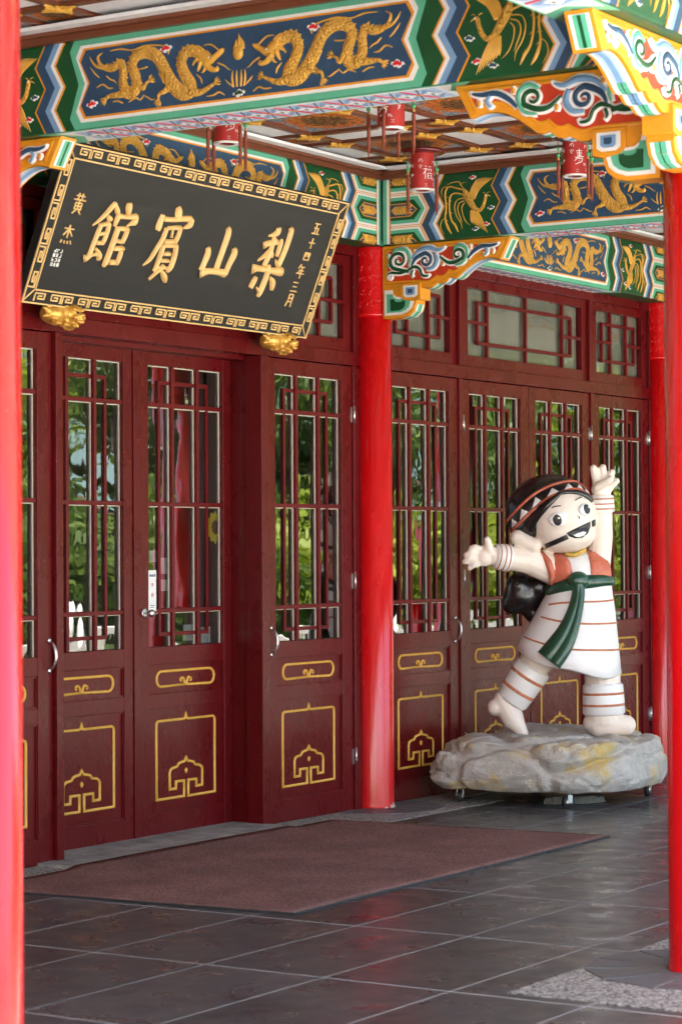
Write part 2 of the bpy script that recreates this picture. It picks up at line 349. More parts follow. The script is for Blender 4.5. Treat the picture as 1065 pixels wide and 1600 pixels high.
    def ball(s, c, r, seg=16, rings=10, rot=None):
        prev = s.smooth; s.smooth = True
        if not hasattr(r, '__len__'): r = (r, r, r)
        c = Vector(c); rows = []
        def pt(a, b):
            v = Vector((r[0]*math.sin(a)*math.cos(b), r[1]*math.sin(a)*math.sin(b), r[2]*math.cos(a)))
            if rot: v = rot @ v
            return s.vv(*(c+v))
        top = pt(0, 0); bot = pt(math.pi, 0)
        for i in range(1, rings): rows.append([pt(math.pi*i/rings, 2*math.pi*k/seg) for k in range(seg)])
        for k in range(seg):
            s.ff((top, rows[0][k], rows[0][(k+1) % seg])); s.ff((bot, rows[-1][(k+1) % seg], rows[-1][k]))
        for a, b in zip(rows, rows[1:]):
            for k in range(seg): s.ff((a[k], b[k], b[(k+1) % seg], a[(k+1) % seg]))
        s.smooth = prev; return s
    def capsule(s, a, b, ra, rb, seg=14):
        s.ball(a, ra, seg, 8); s.ball(b, rb, seg, 8); return s.tube([a, b], [ra, rb], seg)
    def mesh(s, name, recalc=True):
        me = bpy.data.meshes.new(name); me.from_pydata(s.v, [], s.f)
        for m in s.mats: me.materials.append(M[m] if isinstance(m, str) else m)
        me.polygons.foreach_set('material_index', s.mi); me.polygons.foreach_set('use_smooth', s.sm)
        if recalc:
            bm = bmesh.new(); bm.from_mesh(me); bmesh.ops.recalc_face_normals(bm, faces=bm.faces); bm.to_mesh(me); bm.free()
        me.update(); return me
    def build(s, name, parent=None, loc=None, rot=None, bevel=0, recalc=True):
        o = link(name, s.mesh(name, recalc), parent, loc, rot)
        if bevel: bev(o, bevel)
        return o
def bev(o, wd, seg=2):
    b = o.modifiers.new('bevel', 'BEVEL'); b.width = wd; b.segments = seg; b.limit_method = 'ANGLE'; b.angle_limit = R(40)
    return o
def bevmesh(mb, name, wd):
    """bevelled mesh data that copies can share"""
    me = mb.mesh(name); bm = bmesh.new(); bm.from_mesh(me)
    bmesh.ops.bevel(bm, geom=bm.edges[:], offset=wd, segments=1, affect='EDGES', clamp_overlap=True); bm.to_mesh(me); bm.free(); return me
# ------------------------------------------------------------------ setting
YF, YO = 8.56, 4.10                       # facade column row, outer column row
CX = [4.62, 9.20, 13.80, 18.37, 22.95]    # column lines
b = MB('terrace').box(-90, 400, -140, 2.6, -.6, -.16); tag(b.build('ground'), kind='structure')
M['lawn'] = mat('mown_lawn', (.075, .12, .02), .9, .35, 1.2, obj=False, col2=(.14, .17, .035), c2scale=.6)
tag(MB('lawn').box(17, 380, -130, -1.3, -.3, -.10).build('lawn'), kind='structure')
fl = tag(MB('slate').box(-8, 30, 2.6, 8.62, -.5, -.0018).build('floor'), kind='structure')
fl.data.materials[0] = mat('pale_grout', (.27, .265, .255), .8, .3, 9, obj=False)
TX, TY, SX, SY = 8.255, 4.776, 1.2, .6
tile_me = bevmesh(MB('tile').box(-SX/2+.013, SX/2-.013, -SY/2+.007, SY/2-.007, -.02, 0), 'tile', .0015)
patches = [(9.20, YO, .80), (13.80, 8.30, .80), (18.37, 8.30, .80), (9.20, 8.30, .80), (13.80, YO, .8), (18.37, YO, .8)]
tiles = []
for i in range(-3, 12):
    for j in range(-3, 6):
        x, y = TX+SX*(i+.5), TY+SY*(j+.5)
        o = link('tile', tile_me, fl, (x, y, random.uniform(-.0006, .0006))); o.rotation_euler = (random.uniform(-.001, .001), random.uniform(-.0006, .0006), 0)
# washed pebble squares set into the paving round each column, with radiating slate segments
def pebble(cx, cy, pts):
    b = MB('pebble'); n = len(pts)
    a = [b.vv(x, y, .0045) for x, y in pts]; q = [b.vv(x, y, -.01) for x, y in pts]; b.ff(a)
    for k in range(n): b.ff((q[k], q[(k+1) % n], a[(k+1) % n], a[k]))
    return b.build('pebble_patch', fl)
pebble(9.2, YO, [(9.0-.67, YO+.46), (9.2+.75, YO+.46), (9.2+.75, YO-.5), (9.0-.67, YO-.5)])
pebble(13.8, YF, [(13.02, 8.60), (13.02, 8.02), (14.62, 8.02), (14.62, 8.60)])
pebble(18.37, YF, [(17.6, 8.60), (17.6, 8.02), (19.1, 8.02), (19.1, 8.60)])
b = MB('pebble'); b.box(-4, 13.0, 8.385, 8.61, -.02, .003); b.build('pebble_strip', fl)
b = MB('pebble'); b.box(14.64, 17.58, 8.385, 8.61, -.02, .003); b.build('pebble_strip', fl)
def slate_ring(cx, cy, r0_, r1_, a0, a1, n):
    for k in range(n):
        t0, t1 = R(a0+(a1-a0)*k/n+1.2), R(a0+(a1-a0)*(k+1)/n-1.2)
        b = MB('slate'); q = [(r0_*math.cos(t0), r0_*math.sin(t0)), (r1_*math.cos(t0), r1_*math.sin(t0)), (r1_*math.cos(t1), r1_*math.sin(t1)), (r0_*math.cos(t1), r0_*math.sin(t1))]
        lo = [b.vv(cx+x, cy+y, -.01) for x, y in q]; hi = [b.vv(cx+x, cy+y, .0085) for x, y in q]
        b.ff(hi); [b.ff((lo[i], lo[(i+1) % 4], hi[(i+1) % 4], hi[i])) for i in range(4)]
        b.build('slate_segment', fl)
slate_ring(9.2, YO, .16, .50, 0, 360, 12)
slate_ring(13.8, YF, .14, .46, 180, 360, 6)
slate_ring(18.37, YF, .14, .46, 180, 360, 6)

# unseen veranda roof, added to block sun, and the dark hall behind the doors
b = MB('roof'); b.box(-14, 34, 2.55, 16, 4.42, 5.4); b.box(-14, 34, 1.9, 2.55, 4.46, 4.72); tag(b.build('roof'), kind='structure')
b = MB('inwall'); b.box(-14, 34, 13, 13.2, 0, 4.42); b.box(-14, -13.8, 8.8, 13, 0, 4.42); b.box(33.8, 34, 8.8, 13, 0, 4.42)
tag(b.build('interior_wall'), kind='structure')
tag(MB('inwall').box(-14, 34, 8.9, 13, -.5, -.02).build('interior_floor'), kind='structure')
b = MB('maroon'); b.box(-14, 9.06, 8.62, 8.8, 0, 4.42); b.box(18.5, 34, 8.62, 8.8, 0, 4.42); b.box(9.06, 18.5, 8.62, 8.8, 3.82, 4.42)
tag(b.build('facade_wall'), kind='structure')

# coffered ceilings, one per bay
ZB, ZP = 4.308, 4.324      # underside of the bars, face of the boards
def coffer(x0, x1, y0, y1, nx=4, ny=4, detail=True):
    c = empty('ceiling', ((x0+x1)/2, (y0+y1)/2, ZP), kind='structure'); cx, cy = (x0+x1)/2, (y0+y1)/2
    LX = .645; LY = .635
    s_x = ((x1-x0)-nx*LX)/(nx+1); s_y = ((y1-y0)-ny*LY)/(ny+1)
    ex = [x0]; ey = [y0]
    for k in range(nx): ex += [ex[-1]+s_x, ex[-1]+s_x+LX]
    ex.append(x1)
    for k in range(ny): ey += [ey[-1]+s_y, ey[-1]+s_y+LY]
    ey.append(y1)
    def prof(a0, a1, w_, along):
        b = MB('brown')
        h = ZP-ZB
        p = [(-w_, 0), (-w_, -.004), (-w_*.74, -.006), (-w_*.74, -h*.85), (-w_*.62, -h), (w_*.62, -h), (w_*.74, -h*.85), (w_*.74, -.006), (w_, -.004), (w_, 0)]
        A = [b.vv(*((a0, q, z) if along == 'x' else (q, a0, z))) for q, z in p]; B = [b.vv(*((a1, q, z) if along == 'x' else (q, a1, z))) for q, z in p]
        for k in range(len(p)): b.ff((A[k], A[(k+1) % len(p)], B[(k+1) % len(p)], B[k]))
        return b.mesh('bar')
    mx_ = prof(x0-cx, x1-cx, .040, 'x'); my_ = prof(y0-cy, y1-cy, .042, 'y')
    for y in ey[1:-1]: link('bar', mx_, c, (0, y-cy, .0))
    for x in ex[1:-1]: link('bar', my_, c, (x-cx, 0, .0012))
    boards = {}
    for i in range(len(ex)-1):
        for j in range(len(ey)-1):
            wx, wy = ex[i+1]-ex[i], ey[j+1]-ey[j]; big = (i % 2 == 1) + (j % 2 == 1)
            key = (round(wx, 4), round(wy, 4))
            if key not in boards: boards[key] = MB(('medal_small', 'ceilwhite', 'medal_big')[big]).box(-wx/2, wx/2, -wy/2, wy/2, 0, .012).mesh('board')
            link('flower_board' if big != 1 else 'plain_board', boards[key], c, ((ex[i]+ex[i+1])/2-cx, (ey[j]+ey[j+1])/2-cy, 0.003))
    if detail:
        for x in ex[1:-1]:
            for y in ey[1:-1]: link('gilt_boss', boss_me, c, (x-cx, y-cy, ZB-ZP-.003))
    return c
def make_boss():
    b = MB('gold')
    def arm(a, s):
        ca, sa = math.cos(a), math.sin(a)
        for off, ln, wd in ((0, .105, .018), (.45, .068, .014), (-.45, .068, .014)):
            p = []
            for t, k in ((.0, .8), (.35, 1.25), (.6, .8), (.8, 1.1), (1., .15)):
                p.append((ln*t, wd*k))
            c2, s2 = math.cos(a+off), math.sin(a+off); n = len(p)
            up = [b.vv(c2*x-s2*q, s2*x+c2*q, 0) for x, q in p]; dn = [b.vv(c2*x+s2*q, s2*x-c2*q, 0) for x, q in p]; md = [b.vv(c2*x, s2*x, -.016*(1-.5*x/ln)) for x, q in p]
            for k in range(n-1): b.ff((up[k], up[k+1], md[k+1], md[k])); b.ff((md[k], md[k+1], dn[k+1], dn[k]))
    for k in range(4): arm(k*math.pi/2, 1)
    b.ball((0, 0, -.004), (.034, .034, .016), 10, 6)
    return b.mesh('gilt_boss')
boss_me = make_boss()
BH0, BH1 = 3.80, 4.235                 # painted beams: underside, top
HB = .15                               # half thickness of beams
Y_IN, Y_OUT = YF-HB, YO+HB
coffer(CX[0]+HB, CX[1]-HB, Y_OUT, Y_IN)
coffer(CX[1]+HB, CX[2]-HB, Y_OUT, Y_IN)
coffer(CX[2]+HB, CX[3]-HB, Y_OUT, Y_IN)
coffer(CX[3]+HB, CX[4]-HB, Y_OUT, Y_IN, detail=False)

# ------------------------------------------------------------------ columns
def relief_scrolls(b, r, z0, z1, a0, a1, y_c=0.0, seed=1):
    """thin raised curls wrapped on a cylinder"""
    rnd = random.Random(seed)
    def put(pts, wd):
        P = [Vector(((r+.001)*math.cos(a), (r+.001)*math.sin(a), z)) for a, z in pts]
        b.tube(P, wd, 5)
    for row in range(5):
        zc = z0+(z1-z0)*(row+.5)/5
        for s_ in range(7):
            ac = a0+(a1-a0)*(s_+.5+(row % 2)*.3)/7; sg = rnd.choice((-1, 1)); R0 = (z1-z0)/5*.42
            put([(ac+sg*R0/r*(1-.09*k)*math.cos(k*.62), zc+R0*(1-.09*k)*math.sin(k*.62)) for k in range(9)], .0032)
            put([(ac+sg*R0/r*(1.0+.1*k), zc-R0*.6+R0*.25*math.sin(k*1.3)) for k in range(5)], .0028)
def make_column(r):
    t = empty('red_column')
    b = MB('red'); b.lathe([(r, -.01), (r+.004, .004), (r+.003, .02), (r, .05), (r, 3.33)], 40); b.build('shaft', t)
    b = MB('red'); b.lathe([(r+.001, 3.325), (r+.010, 3.335), (r+.010, 3.345), (r+.004, 3.352), (r+.004, 3.79), (r+.001, 3.80)], 40, caps=True)
    relief_scrolls(b, r+.004, 3.37, 3.79, R(150), R(330)); b.build('carved_capital', t)
    b = MB('green'); rr_ = r*.93; b.box(-rr_, rr_, -rr_, rr_, 3.80, BH1+.03); 
    b.use('mint').box(-rr_*.72, rr_*.72, -rr_-.004, rr_+.004, 3.803, BH1+.02); b.use('green').box(-rr_*.36, rr_*.36, -rr_-.007, rr_+.007, 3.806, BH1+.015)
    b.build('painted_post_head', t)
    return t
c0 = make_column(.128); c0.location = (CX[2], YF, 0)
tag(c0, 'red round column set in the facade between the plaque doors and the statue', 'column', 'red columns')
c1 = copy_tree(c0); c1.location = (CX[3], YF, 0); tag(c1, 'far red facade column at the right end of the doors behind the statue', 'column')
c2 = copy_tree(c0); c2.location = (CX[1], YF, 0); tag(c2, 'red facade column at the left end of the plaque doors', 'column')
o0 = make_column(.150); o0.location = (CX[1], YO, 0); tag(o0, 'bright red free-standing column at the right edge with pebble base', 'column', 'red columns')
for x, l in ((CX[0], 'blurred red column close to the camera at the left edge'), (CX[2], 'outer red column opposite the statue, third from the camera'), (CX[3], 'outer red column fourth from the camera'), (CX[4], 'farthest outer red column')):
    c = copy_tree(o0); c.location = (x, YO, 0); tag(c, l, 'column')

b = MB('putty'); cr_ = random.Random(2)
for (a0, a1, z1) in ((R(262), R(284), .050), (R(286), R(312), .022), (R(240), R(252), .014)):
    n = 7; lo = []; hi = []
    for k in range(n):
        a = a0+(a1-a0)*k/(n-1); lo.append(b.vv(.1325*math.cos(a), .1325*math.sin(a), .006)); hi.append(b.vv(.1322*math.cos(a), .1322*math.sin(a), .008+z1*cr_.uniform(.35, 1)*math.sin(math.pi*(k+.4)/n)))
    for k in range(n-1): b.ff((lo[k], lo[k+1], hi[k+1], hi[k]))
b.build('chipped_paint', c0, recalc=False)

# ------------------------------------------------------------------ door leaves
def gold_capsule(b, cx, cz, w_, h):
    p = []; r_ = h/2
    for k in range(9): a = R(-90+180*k/8); p.append((cx+w_/2-r_+r_*math.cos(a), cz+r_*math.sin(a), .0085))
    for k in range(9): a = R(90+180*k/8); p.append((cx-w_/2+r_+r_*math.cos(a), cz+r_*math.sin(a), .0085))
    g = .006
    # open at the bottom centre, where the line rolls into two curls
    b.ribbon([(cx+g, cz-r_+.004, .008)]+p+[(cx-g, cz-r_+.004, .008)], .011, 0, 1)
    for s_ in (-1, 1):
        b.ribbon([(cx+s_*g, cz-r_+.002, .008), (cx+s_*.012, cz-r_*.5, .008), (cx+s_*.026, cz-r_*.02, .008), (cx+s_*.046, cz-r_*.05, .0075), (cx+s_*.056, cz-r_*.3, .007), (cx+s_*.046, cz-r_*.5, .006)], .011, 0, 3)
def gold_frame(b, cx, z0, hw=.305, H=.48):
    half = [(.022, 0), (.022, .097), (.106, .097), (.106, .054), (.17, .054), (.17, .155), (.162, .172), (.142, .182), (.10, .187), (.088, .194), (.080, .206), (.052, .212), (.018, .216), (0, .240)]
    ri = [(cx+u, z0+v) for u, v in half]; le = [(cx-u, z0+v) for u, v in half[::-1][1:]]
    top = [(cx-hw, z0), (cx-hw, z0+H-.02), (cx-hw+.006, z0+H-.006), (cx-hw+.02, z0+H), (cx-.022, z0+H), (cx-.008, z0+H+.006), (cx, z0+H+.03), (cx+.008, z0+H+.006), (cx+.022, z0+H), (cx+hw-.02, z0+H), (cx+hw-.006, z0+H-.006), (cx+hw, z0+H-.02), (cx+hw, z0)]
    b.ribbon([(x, z, .0085) for x, z in ri+le+top], .011, 0, 1, closed=True)
    b.ball((cx, -.002, z0+.158), (.014, .009, .018), 10, 6)
ZG = [2.888, 2.648, 2.040, 1.385, 1.165]   # glass top, muntins, glass bottom
def make_leaf(w_, h=2.985, sl=.105, sr=.125):
    t = empty('lattice_door'); gx0, gx1 = sl, w_-sr; gw = gx1-gx0; D = .05
    for a, c in ((0, sl), (w_-sr, w_)): MB('maroon').box(a, c, 0, D, 0.006, h).build('stile', t, bevel=.003)
    for z0, z1 in ((.006, .147), (.788, .878), (1.058, ZG[4]), (ZG[0], h)): MB('maroon').box(gx0+.0005, gx1-.0005, 0.0015, D-.002, z0, z1).build('rail', t, bevel=.003)
    for z0, z1 in ((.147, .788), (.878, 1.058)):
        b = MB('maroon').box(gx0, gx1, .018, .04, z0, z1)
        f = .010   # sunk bead round the panel
        for x0, x1, q0, q1 in ((gx0, gx1, z0, z0+f), (gx0, gx1, z1-f, z1), (gx0, gx0+f, z0+f, z1-f), (gx1-f, gx1, z0+f, z1-f)): b.box(x0, x1, .009, .0185, q0, q1)
        b.build('panel', t)
    cx = (gx0+gx1)/2
    b = MB('goldpaint'); gold_capsule(b, cx, .965, .60, .094); b.build('gold_cartouche', t, (0, .018, 0))
    b = MB('goldpaint'); gold_frame(b, cx, .228); b.build('gold_lotus_outline', t, (0, .018, 0))
    bw = .013
    vx = [gx0+gw/3, gx0+2*gw/3]
    for x in vx: MB('maroon_bar').box(x-bw, x+bw, .006, .034, ZG[4]+.0005, ZG[0]-.0005).build('muntin', t, bevel=.003)
    for z in ZG[1:4]: MB('maroon_bar').box(gx0+.0005, gx1-.0005, .0075, .033, z-bw, z+bw).build('muntin', t, bevel=.003)
    # inner lattice loop, flatter and set back against the glass
    lx0, lx1 = gx0+gw/6+.012, gx1-gw/6-.012; lz0, lz1 = 1.165+.075, 2.888-.10
    b = MB('maroon_bar'); lw = .0115
    for x in (lx0, lx1): b.box(x-lw, x+lw, .0245, .0355, lz0-lw, lz1+lw)
    for z in (lz0, lz1): b.box(lx0+lw, lx1-lw, .025, .035, z-lw, z+lw)
    b.build('inner_lattice', t)
    xs = [gx0, vx[0], vx[1], gx1]
    for i in range(3):
        for j in range(4):
            x0, x1 = xs[i]+(bw if i else 0), xs[i+1]-(bw if i < 2 else 0); z1, z0 = ZG[j]-(bw if j else 0), ZG[j+1]+(bw if j < 3 else 0)
            p = MB('glass'); k = [p.vv(x0-x0-(x1-x0)/2, 0, -(z1-z0)/2), p.vv((x1-x0)/2, 0, -(z1-z0)/2), p.vv((x1-x0)/2, 0, (z1-z0)/2), p.vv(-(x1-x0)/2, 0, (z1-z0)/2)]; p.ff(k)
            pn = p.build('pane', t, ((x0+x1)/2, .0385, (z0+z1)/2), recalc=False)
            # pale glazing bead, right side and top
            q = MB('putty'); q.box(x1-.009, x1-.0005, .030, .0375, z0, z1); q.box(x0, x1-.009, .030, .0375, z1-.006, z1); q.build('glazing_bead', t)
    return t
def hinge(parent, x, z):
    b = MB('steel'); b.tube([(x, -.012, z-.055), (x, -.012, z+.055)], .009, 8)
    for k in (-.02, .0, .02): b.tube([(x, -.012, z+k-.002), (x, -.012, z+k+.002)], .0103, 8)
    b.tube([(x, -.012, z+.055), (x, -.012, z+.062)], .0055, 6); b.box(x-.026, x+.024, -.004, -.0005, z-.052, z+.052)
    return b.build('hinge', parent)
def pull(parent, x, z0, z1):
    b = MB('steel'); n = 10
    b.tube([(x, -.006-.045*math.sin(math.pi*k/n)**.6, z0+(z1-z0)*k/n) for k in range(n+1)], [.007+.003*math.sin(math.pi*k/n) for k in range(n+1)], 8)
    for z in (z0, z1): b.ball((x, -.004, z), (.017, .010, .017), 12, 6)
    return b.build('pull_handle', parent)
def place_leaf(src, x, y, label, hx=(), px=None, knob=None, first=False):
    o = src if first else copy_tree(src); o.location = (x, y, 0); tag(o, label, 'door', 'maroon lattice doors')
    for c in o.children:
        if c.name.split('.')[0] == 'pane': c.rotation_euler = (R(random.gauss(0, .35)), 0, R(random.gauss(0, .45)))
    return o
leafA = make_leaf(1.02)
leafB = make_leaf(.955, sl=.085, sr=.085)
YL = 8.60; YR = 8.82
d1 = place_leaf(leafA, 12.565, YL, 'maroon lattice door with pull handle, just left of the middle red column', first=True)
dR = place_leaf(leafB, 11.535, YR, 'recessed maroon lattice door with white notice and round knob', first=True)
dL = place_leaf(leafB, 10.505, YR, 'recessed maroon lattice door left of the one with the white notice')
d0 = place_leaf(leafA, 9.415, YL, 'leftmost maroon lattice door, partly cut off by the blurred column')
e1 = place_leaf(leafA, 14.00, YL, 'maroon lattice door just right of the middle red column, beside the statue rock')
e2 = place_leaf(leafA, 15.085, YL, 'maroon lattice door behind the outstretched hand of the statue')
e3 = place_leaf(leafA, 16.115, YL, 'maroon lattice door directly behind the statue head')
e4 = place_leaf(leafA, 17.20, YL, 'rightmost maroon lattice door behind the raised hand of the statue')
for d, hx, px in ((d1, 1.035, .045), (d0, None, .99), (e1, .0, .965), (e2, -.0, None), (e3, 1.03, None), (e4, 1.015, None)):
    if hx is not None:
        for z in (.36, 1.54, 2.66): hinge(d, hx, z)
    if px: pull(d, px, 1.085, 1.255)
b = MB('steel'); b.tube([(.0, -.05, 0), (0, 0, 0)], .009, 10); b.ball((0, -.055, 0), (.024, .018, .024), 14, 8); b.ball((0, -.003, 0), (.03, .006, .03), 14, 6); b.build('door_knob', dR, (.04, 0, 1.375))
# notice taped on the right recessed leaf, sticker and posters behind its glass
nb = MB('paper').box(-.038, .038, -.0035, -.0015, -.125, .125); nt_ = nb.build('paper_notice', dR, (.115, 0, 1.51))
def strokes(b, segs, s_, ox, oz, th=.0016, y=-.004):
    for (x0, z0, x1, z1) in segs:
        b.ribbon([(ox+x0*s_, oz+z0*s_, th), (ox+x1*s_, oz+z1*s_, th)], .0006, y, 1)
b = MB('cloudred')
strokes(b, [(-.5, .4, .5, .4), (-.3, .1, -.2, .25), (.3, .1, .2, .25), (-.6, -.05, .6, -.05), (0, .4, 0, -.6)], .024, 0, .035)
strokes(b, [(-.5, .5, .5, .5), (-.55, .05, .55, .05), (-.2, .5, -.25, -.5), (.22, .5, .22, -.5)], .024, 0, -.03)
b.build('red_lettering', nt_)
b = MB('navy')
for k in range(3): b.box(-.026+k*.02, -.012+k*.02, -.0045, -.003, .085, .10)
for k in range(2): b.box(-.024, .02-k*.01, -.0045, -.003, -.092-k*.012, -.088-k*.012)
b.build('blue_lettering', nt_)
st = []
for k in range(48): a = 2*math.pi*k/48; rr_ = .085*(1+.12*math.cos(12*a)); st.append((rr_*math.cos(a), rr_*math.sin(a)*1.15))
b = MB('yellow').prism(st, .002, 0); b.use('brown').prism([(x*.45, z*.45) for x, z in st], .0, -.0015)
b.build('sunflower_sticker', dR, (.845, .0465, 1.90))
pb = MB('paper')
for (x, z, w_, h) in ((.20, 1.72, .09, .07), (.20, 1.60, .08, .05), (.31, 1.66, .07, .10), (.30, 1.54, .09, .07), (.56, 1.24, .12, .10), (.74, 1.22, .10, .10)): pb.box(x-w_/2, x+w_/2, .050, .0515, z-h/2, z+h/2)
pb.build('posted_paper', dR)

# ------------------------------------------------------------------ timber frames with transoms
def transom(t, x0, x1, z0, z1, wide=False):
    b = MB('maroon'); f = .085
    for q in ((x0, x0+f, z0, z1), (x1-f, x1, z0, z1), (x0+f, x1-f, z0, z0+f*.95), (x0+f, x1-f, z1-f*.8, z1)): b.box(q[0], q[1], 8.612, 8.66, q[2], q[3])
    s_ = b.build('transom_window', t, bevel=.002)
    gx0, gx1, gz0, gz1 = x0+f, x1-f, z0+f*.95, z1-f*.8; W, Hh = gx1-gx0, gz1-gz0; k = .0115
    def bar(u0, u1, v0, v1, y=0):
        MB('maroon_bar').box(gx0+u0*W-(k if u0 == u1 else 0), gx0+u1*W+(k if u0 == u1 else 0), 8.616+y, 8.645-y, gz0+v0*Hh-(k if v0 == v1 else 0), gz0+v1*Hh+(k if v0 == v1 else 0)).build('lattice_bar', s_, bevel=.002)
    A, B = (.17, .83) if wide else (.33, .67); P, Q = (.09, .91) if wide else (.15, .85)
    for u in (A, B): bar(u, u, 0, 1)
    if wide: bar(.5, .5, 0, 1, .0012)
    for u in (P, Q): bar(u, u, .2, .8, .0008)
    for v in (.2, .8): bar(P, Q, v, v, .0016)
    bar(0, A, .5, .5, .0024); bar(B, 1, .5, .5, .0024)
    p = MB('glass_plain'); p.ff([p.vv(gx0, 8.65, gz0), p.vv(gx1, 8.65, gz0), p.vv(gx1, 8.65, gz1), p.vv(gx0, 8.65, gz1)]); p.build('pane', s_, recalc=False)
    MB('blind').box(gx0-.05, gx1+.05, 8.664, 8.667, gz0-.05, gz1+.02).build('roller_blind', s_)
LZ0, LZ1, TZ1 = 2.99, 3.085, 3.735
def frame(name, x0, x1, posts, trans, label, gaps):
    t = empty(name, label=label, cat='door frame')
    MB('maroon').box(x0, x1, 8.592, 8.70, LZ0+.002, LZ1).build('lintel', t, bevel=.004)
    MB('maroon').box(x0, x1, 8.594, 8.70, TZ1, 3.86).build('head_beam', t, bevel=.004)
    for a, c, y0, y1, z0, z1 in posts: MB('maroon').box(a, c, y0, y1, z0, z1).build('post', t, bevel=.004)
    for a, c, wd in trans: transom(t, a, c, LZ1+.002, TZ1-.002, wd)
    return t
P0, P1 = 8.585, 8.69
f2 = frame('timber_door_frame', 13.90, 18.27, [(13.90, 13.995, P0, P1, .0, LZ0), (13.90, 13.985, P0, P1, LZ1, TZ1), (15.025, 15.08, P0, P1, 0, LZ0), (15.03, 15.11, P0, P1, LZ1, TZ1), (17.14, 17.195, P0, P1, 0, LZ0), (17.12, 17.20, P0, P1, LZ1, TZ1), (18.225, 18.27, P0, P1, 0, LZ0), (18.225, 18.27, P0, P1, LZ1, TZ1), (16.108, 16.112, 8.604, P1, 0, LZ0)],
           [(13.99, 15.025, False), (15.115, 17.115, True), (17.205, 18.22, False)], 'maroon timber frame and latticed transoms of the doors behind the statue', None)
f1 = frame('timber_door_frame', 9.33, 13.69, [(13.59, 13.69, P0, P1, 0, LZ0), (13.60, 13.69, P0, P1, LZ1, TZ1), (12.475, 12.56, 8.57, 8.70, 0, LZ0), (12.46, 12.56, P0, P1, LZ1, TZ1), (10.44, 10.50, 8.57, 8.70, 0, LZ0), (10.44, 10.54, P0, P1, LZ1, TZ1), (9.33, 9.41, P0, P1, 0, LZ0), (9.33, 9.41, P0, P1, LZ1, TZ1),
            (12.495, 12.56, 8.7005, 8.90, 0, LZ0), (10.44, 10.50, 8.7005, 8.90, 0, LZ0), (11.463, 11.532, 8.81, 8.88, 0.02, LZ0)],
           [(12.565, 13.595, False), (10.545, 12.455, True), (9.415, 10.435, False)], 'maroon timber frame round the recessed entrance below the plaque', None)
MB('maroon').box(10.44, 12.56, 8.705, 8.90, 2.965, 3.09).build('soffit_board', f1)
b = MB('stone').box(10.30, 12.50, 8.36, 8.90, -.05, .022); th = b.build('threshold_slab', bevel=.004); tag(th, 'pale worn stone threshold under the recessed entrance doors', 'threshold')

# carpet mat
b = MB('mat'); nx_, ny_ = 40, 24; cs = [(9.575, 6.405), (13.105, 6.455), (12.97, 8.37), (9.42, 8.33)]
def bil(u, v): 
    a, c, d, e = cs; return ((a[0]*(1-u)+c[0]*u)*(1-v)+(e[0]*(1-u)+d[0]*u)*v, (a[1]*(1-u)+c[1]*u)*(1-v)+(e[1]*(1-u)+d[1]*u)*v)
g = []
for j in range(ny_+1):
    for i in range(nx_+1):
        x, y = bil(i/nx_, j/ny_); e = 0 if i in (0, nx_) or j in (0, ny_) else 1
        n_ = noise.noise(Vector((x*1.3, y*1.3, 3)))*.002; 
        ex = noise.noise(Vector((x*2, y*2, 9)))*.010*(1-e)
        lift = .016*max(0, 1-abs(j-ny_)/2)*(1 if 10.28 < x < 12.52 else 0)
        g.append(b.vv(x, y+ex, .0125+n_+lift))
for j in range(ny_):
    for i in range(nx_): b.smooth = True; b.ff((g[j*(nx_+1)+i], g[j*(nx_+1)+i+1], g[(j+1)*(nx_+1)+i+1], g[(j+1)*(nx_+1)+i]))
b.smooth = False; b.use('rubber')
ring = [g[i] for i in range(nx_+1)]+[g[j*(nx_+1)+nx_] for j in range(1, ny_+1)]+[g[ny_*(nx_+1)+i] for i in range(nx_-1, -1, -1)]+[g[j*(nx_+1)] for j in range(ny_-1, 0, -1)]
low = [b.vv(b.v[k][0], b.v[k][1], .001) for k in ring]
for k in range(len(ring)): b.ff((low[k], low[(k+1) % len(ring)], ring[(k+1) % len(ring)], ring[k]))
tag(b.build('door_mat'), 'large brown carpet mat lying in front of the entrance doors', 'mat')
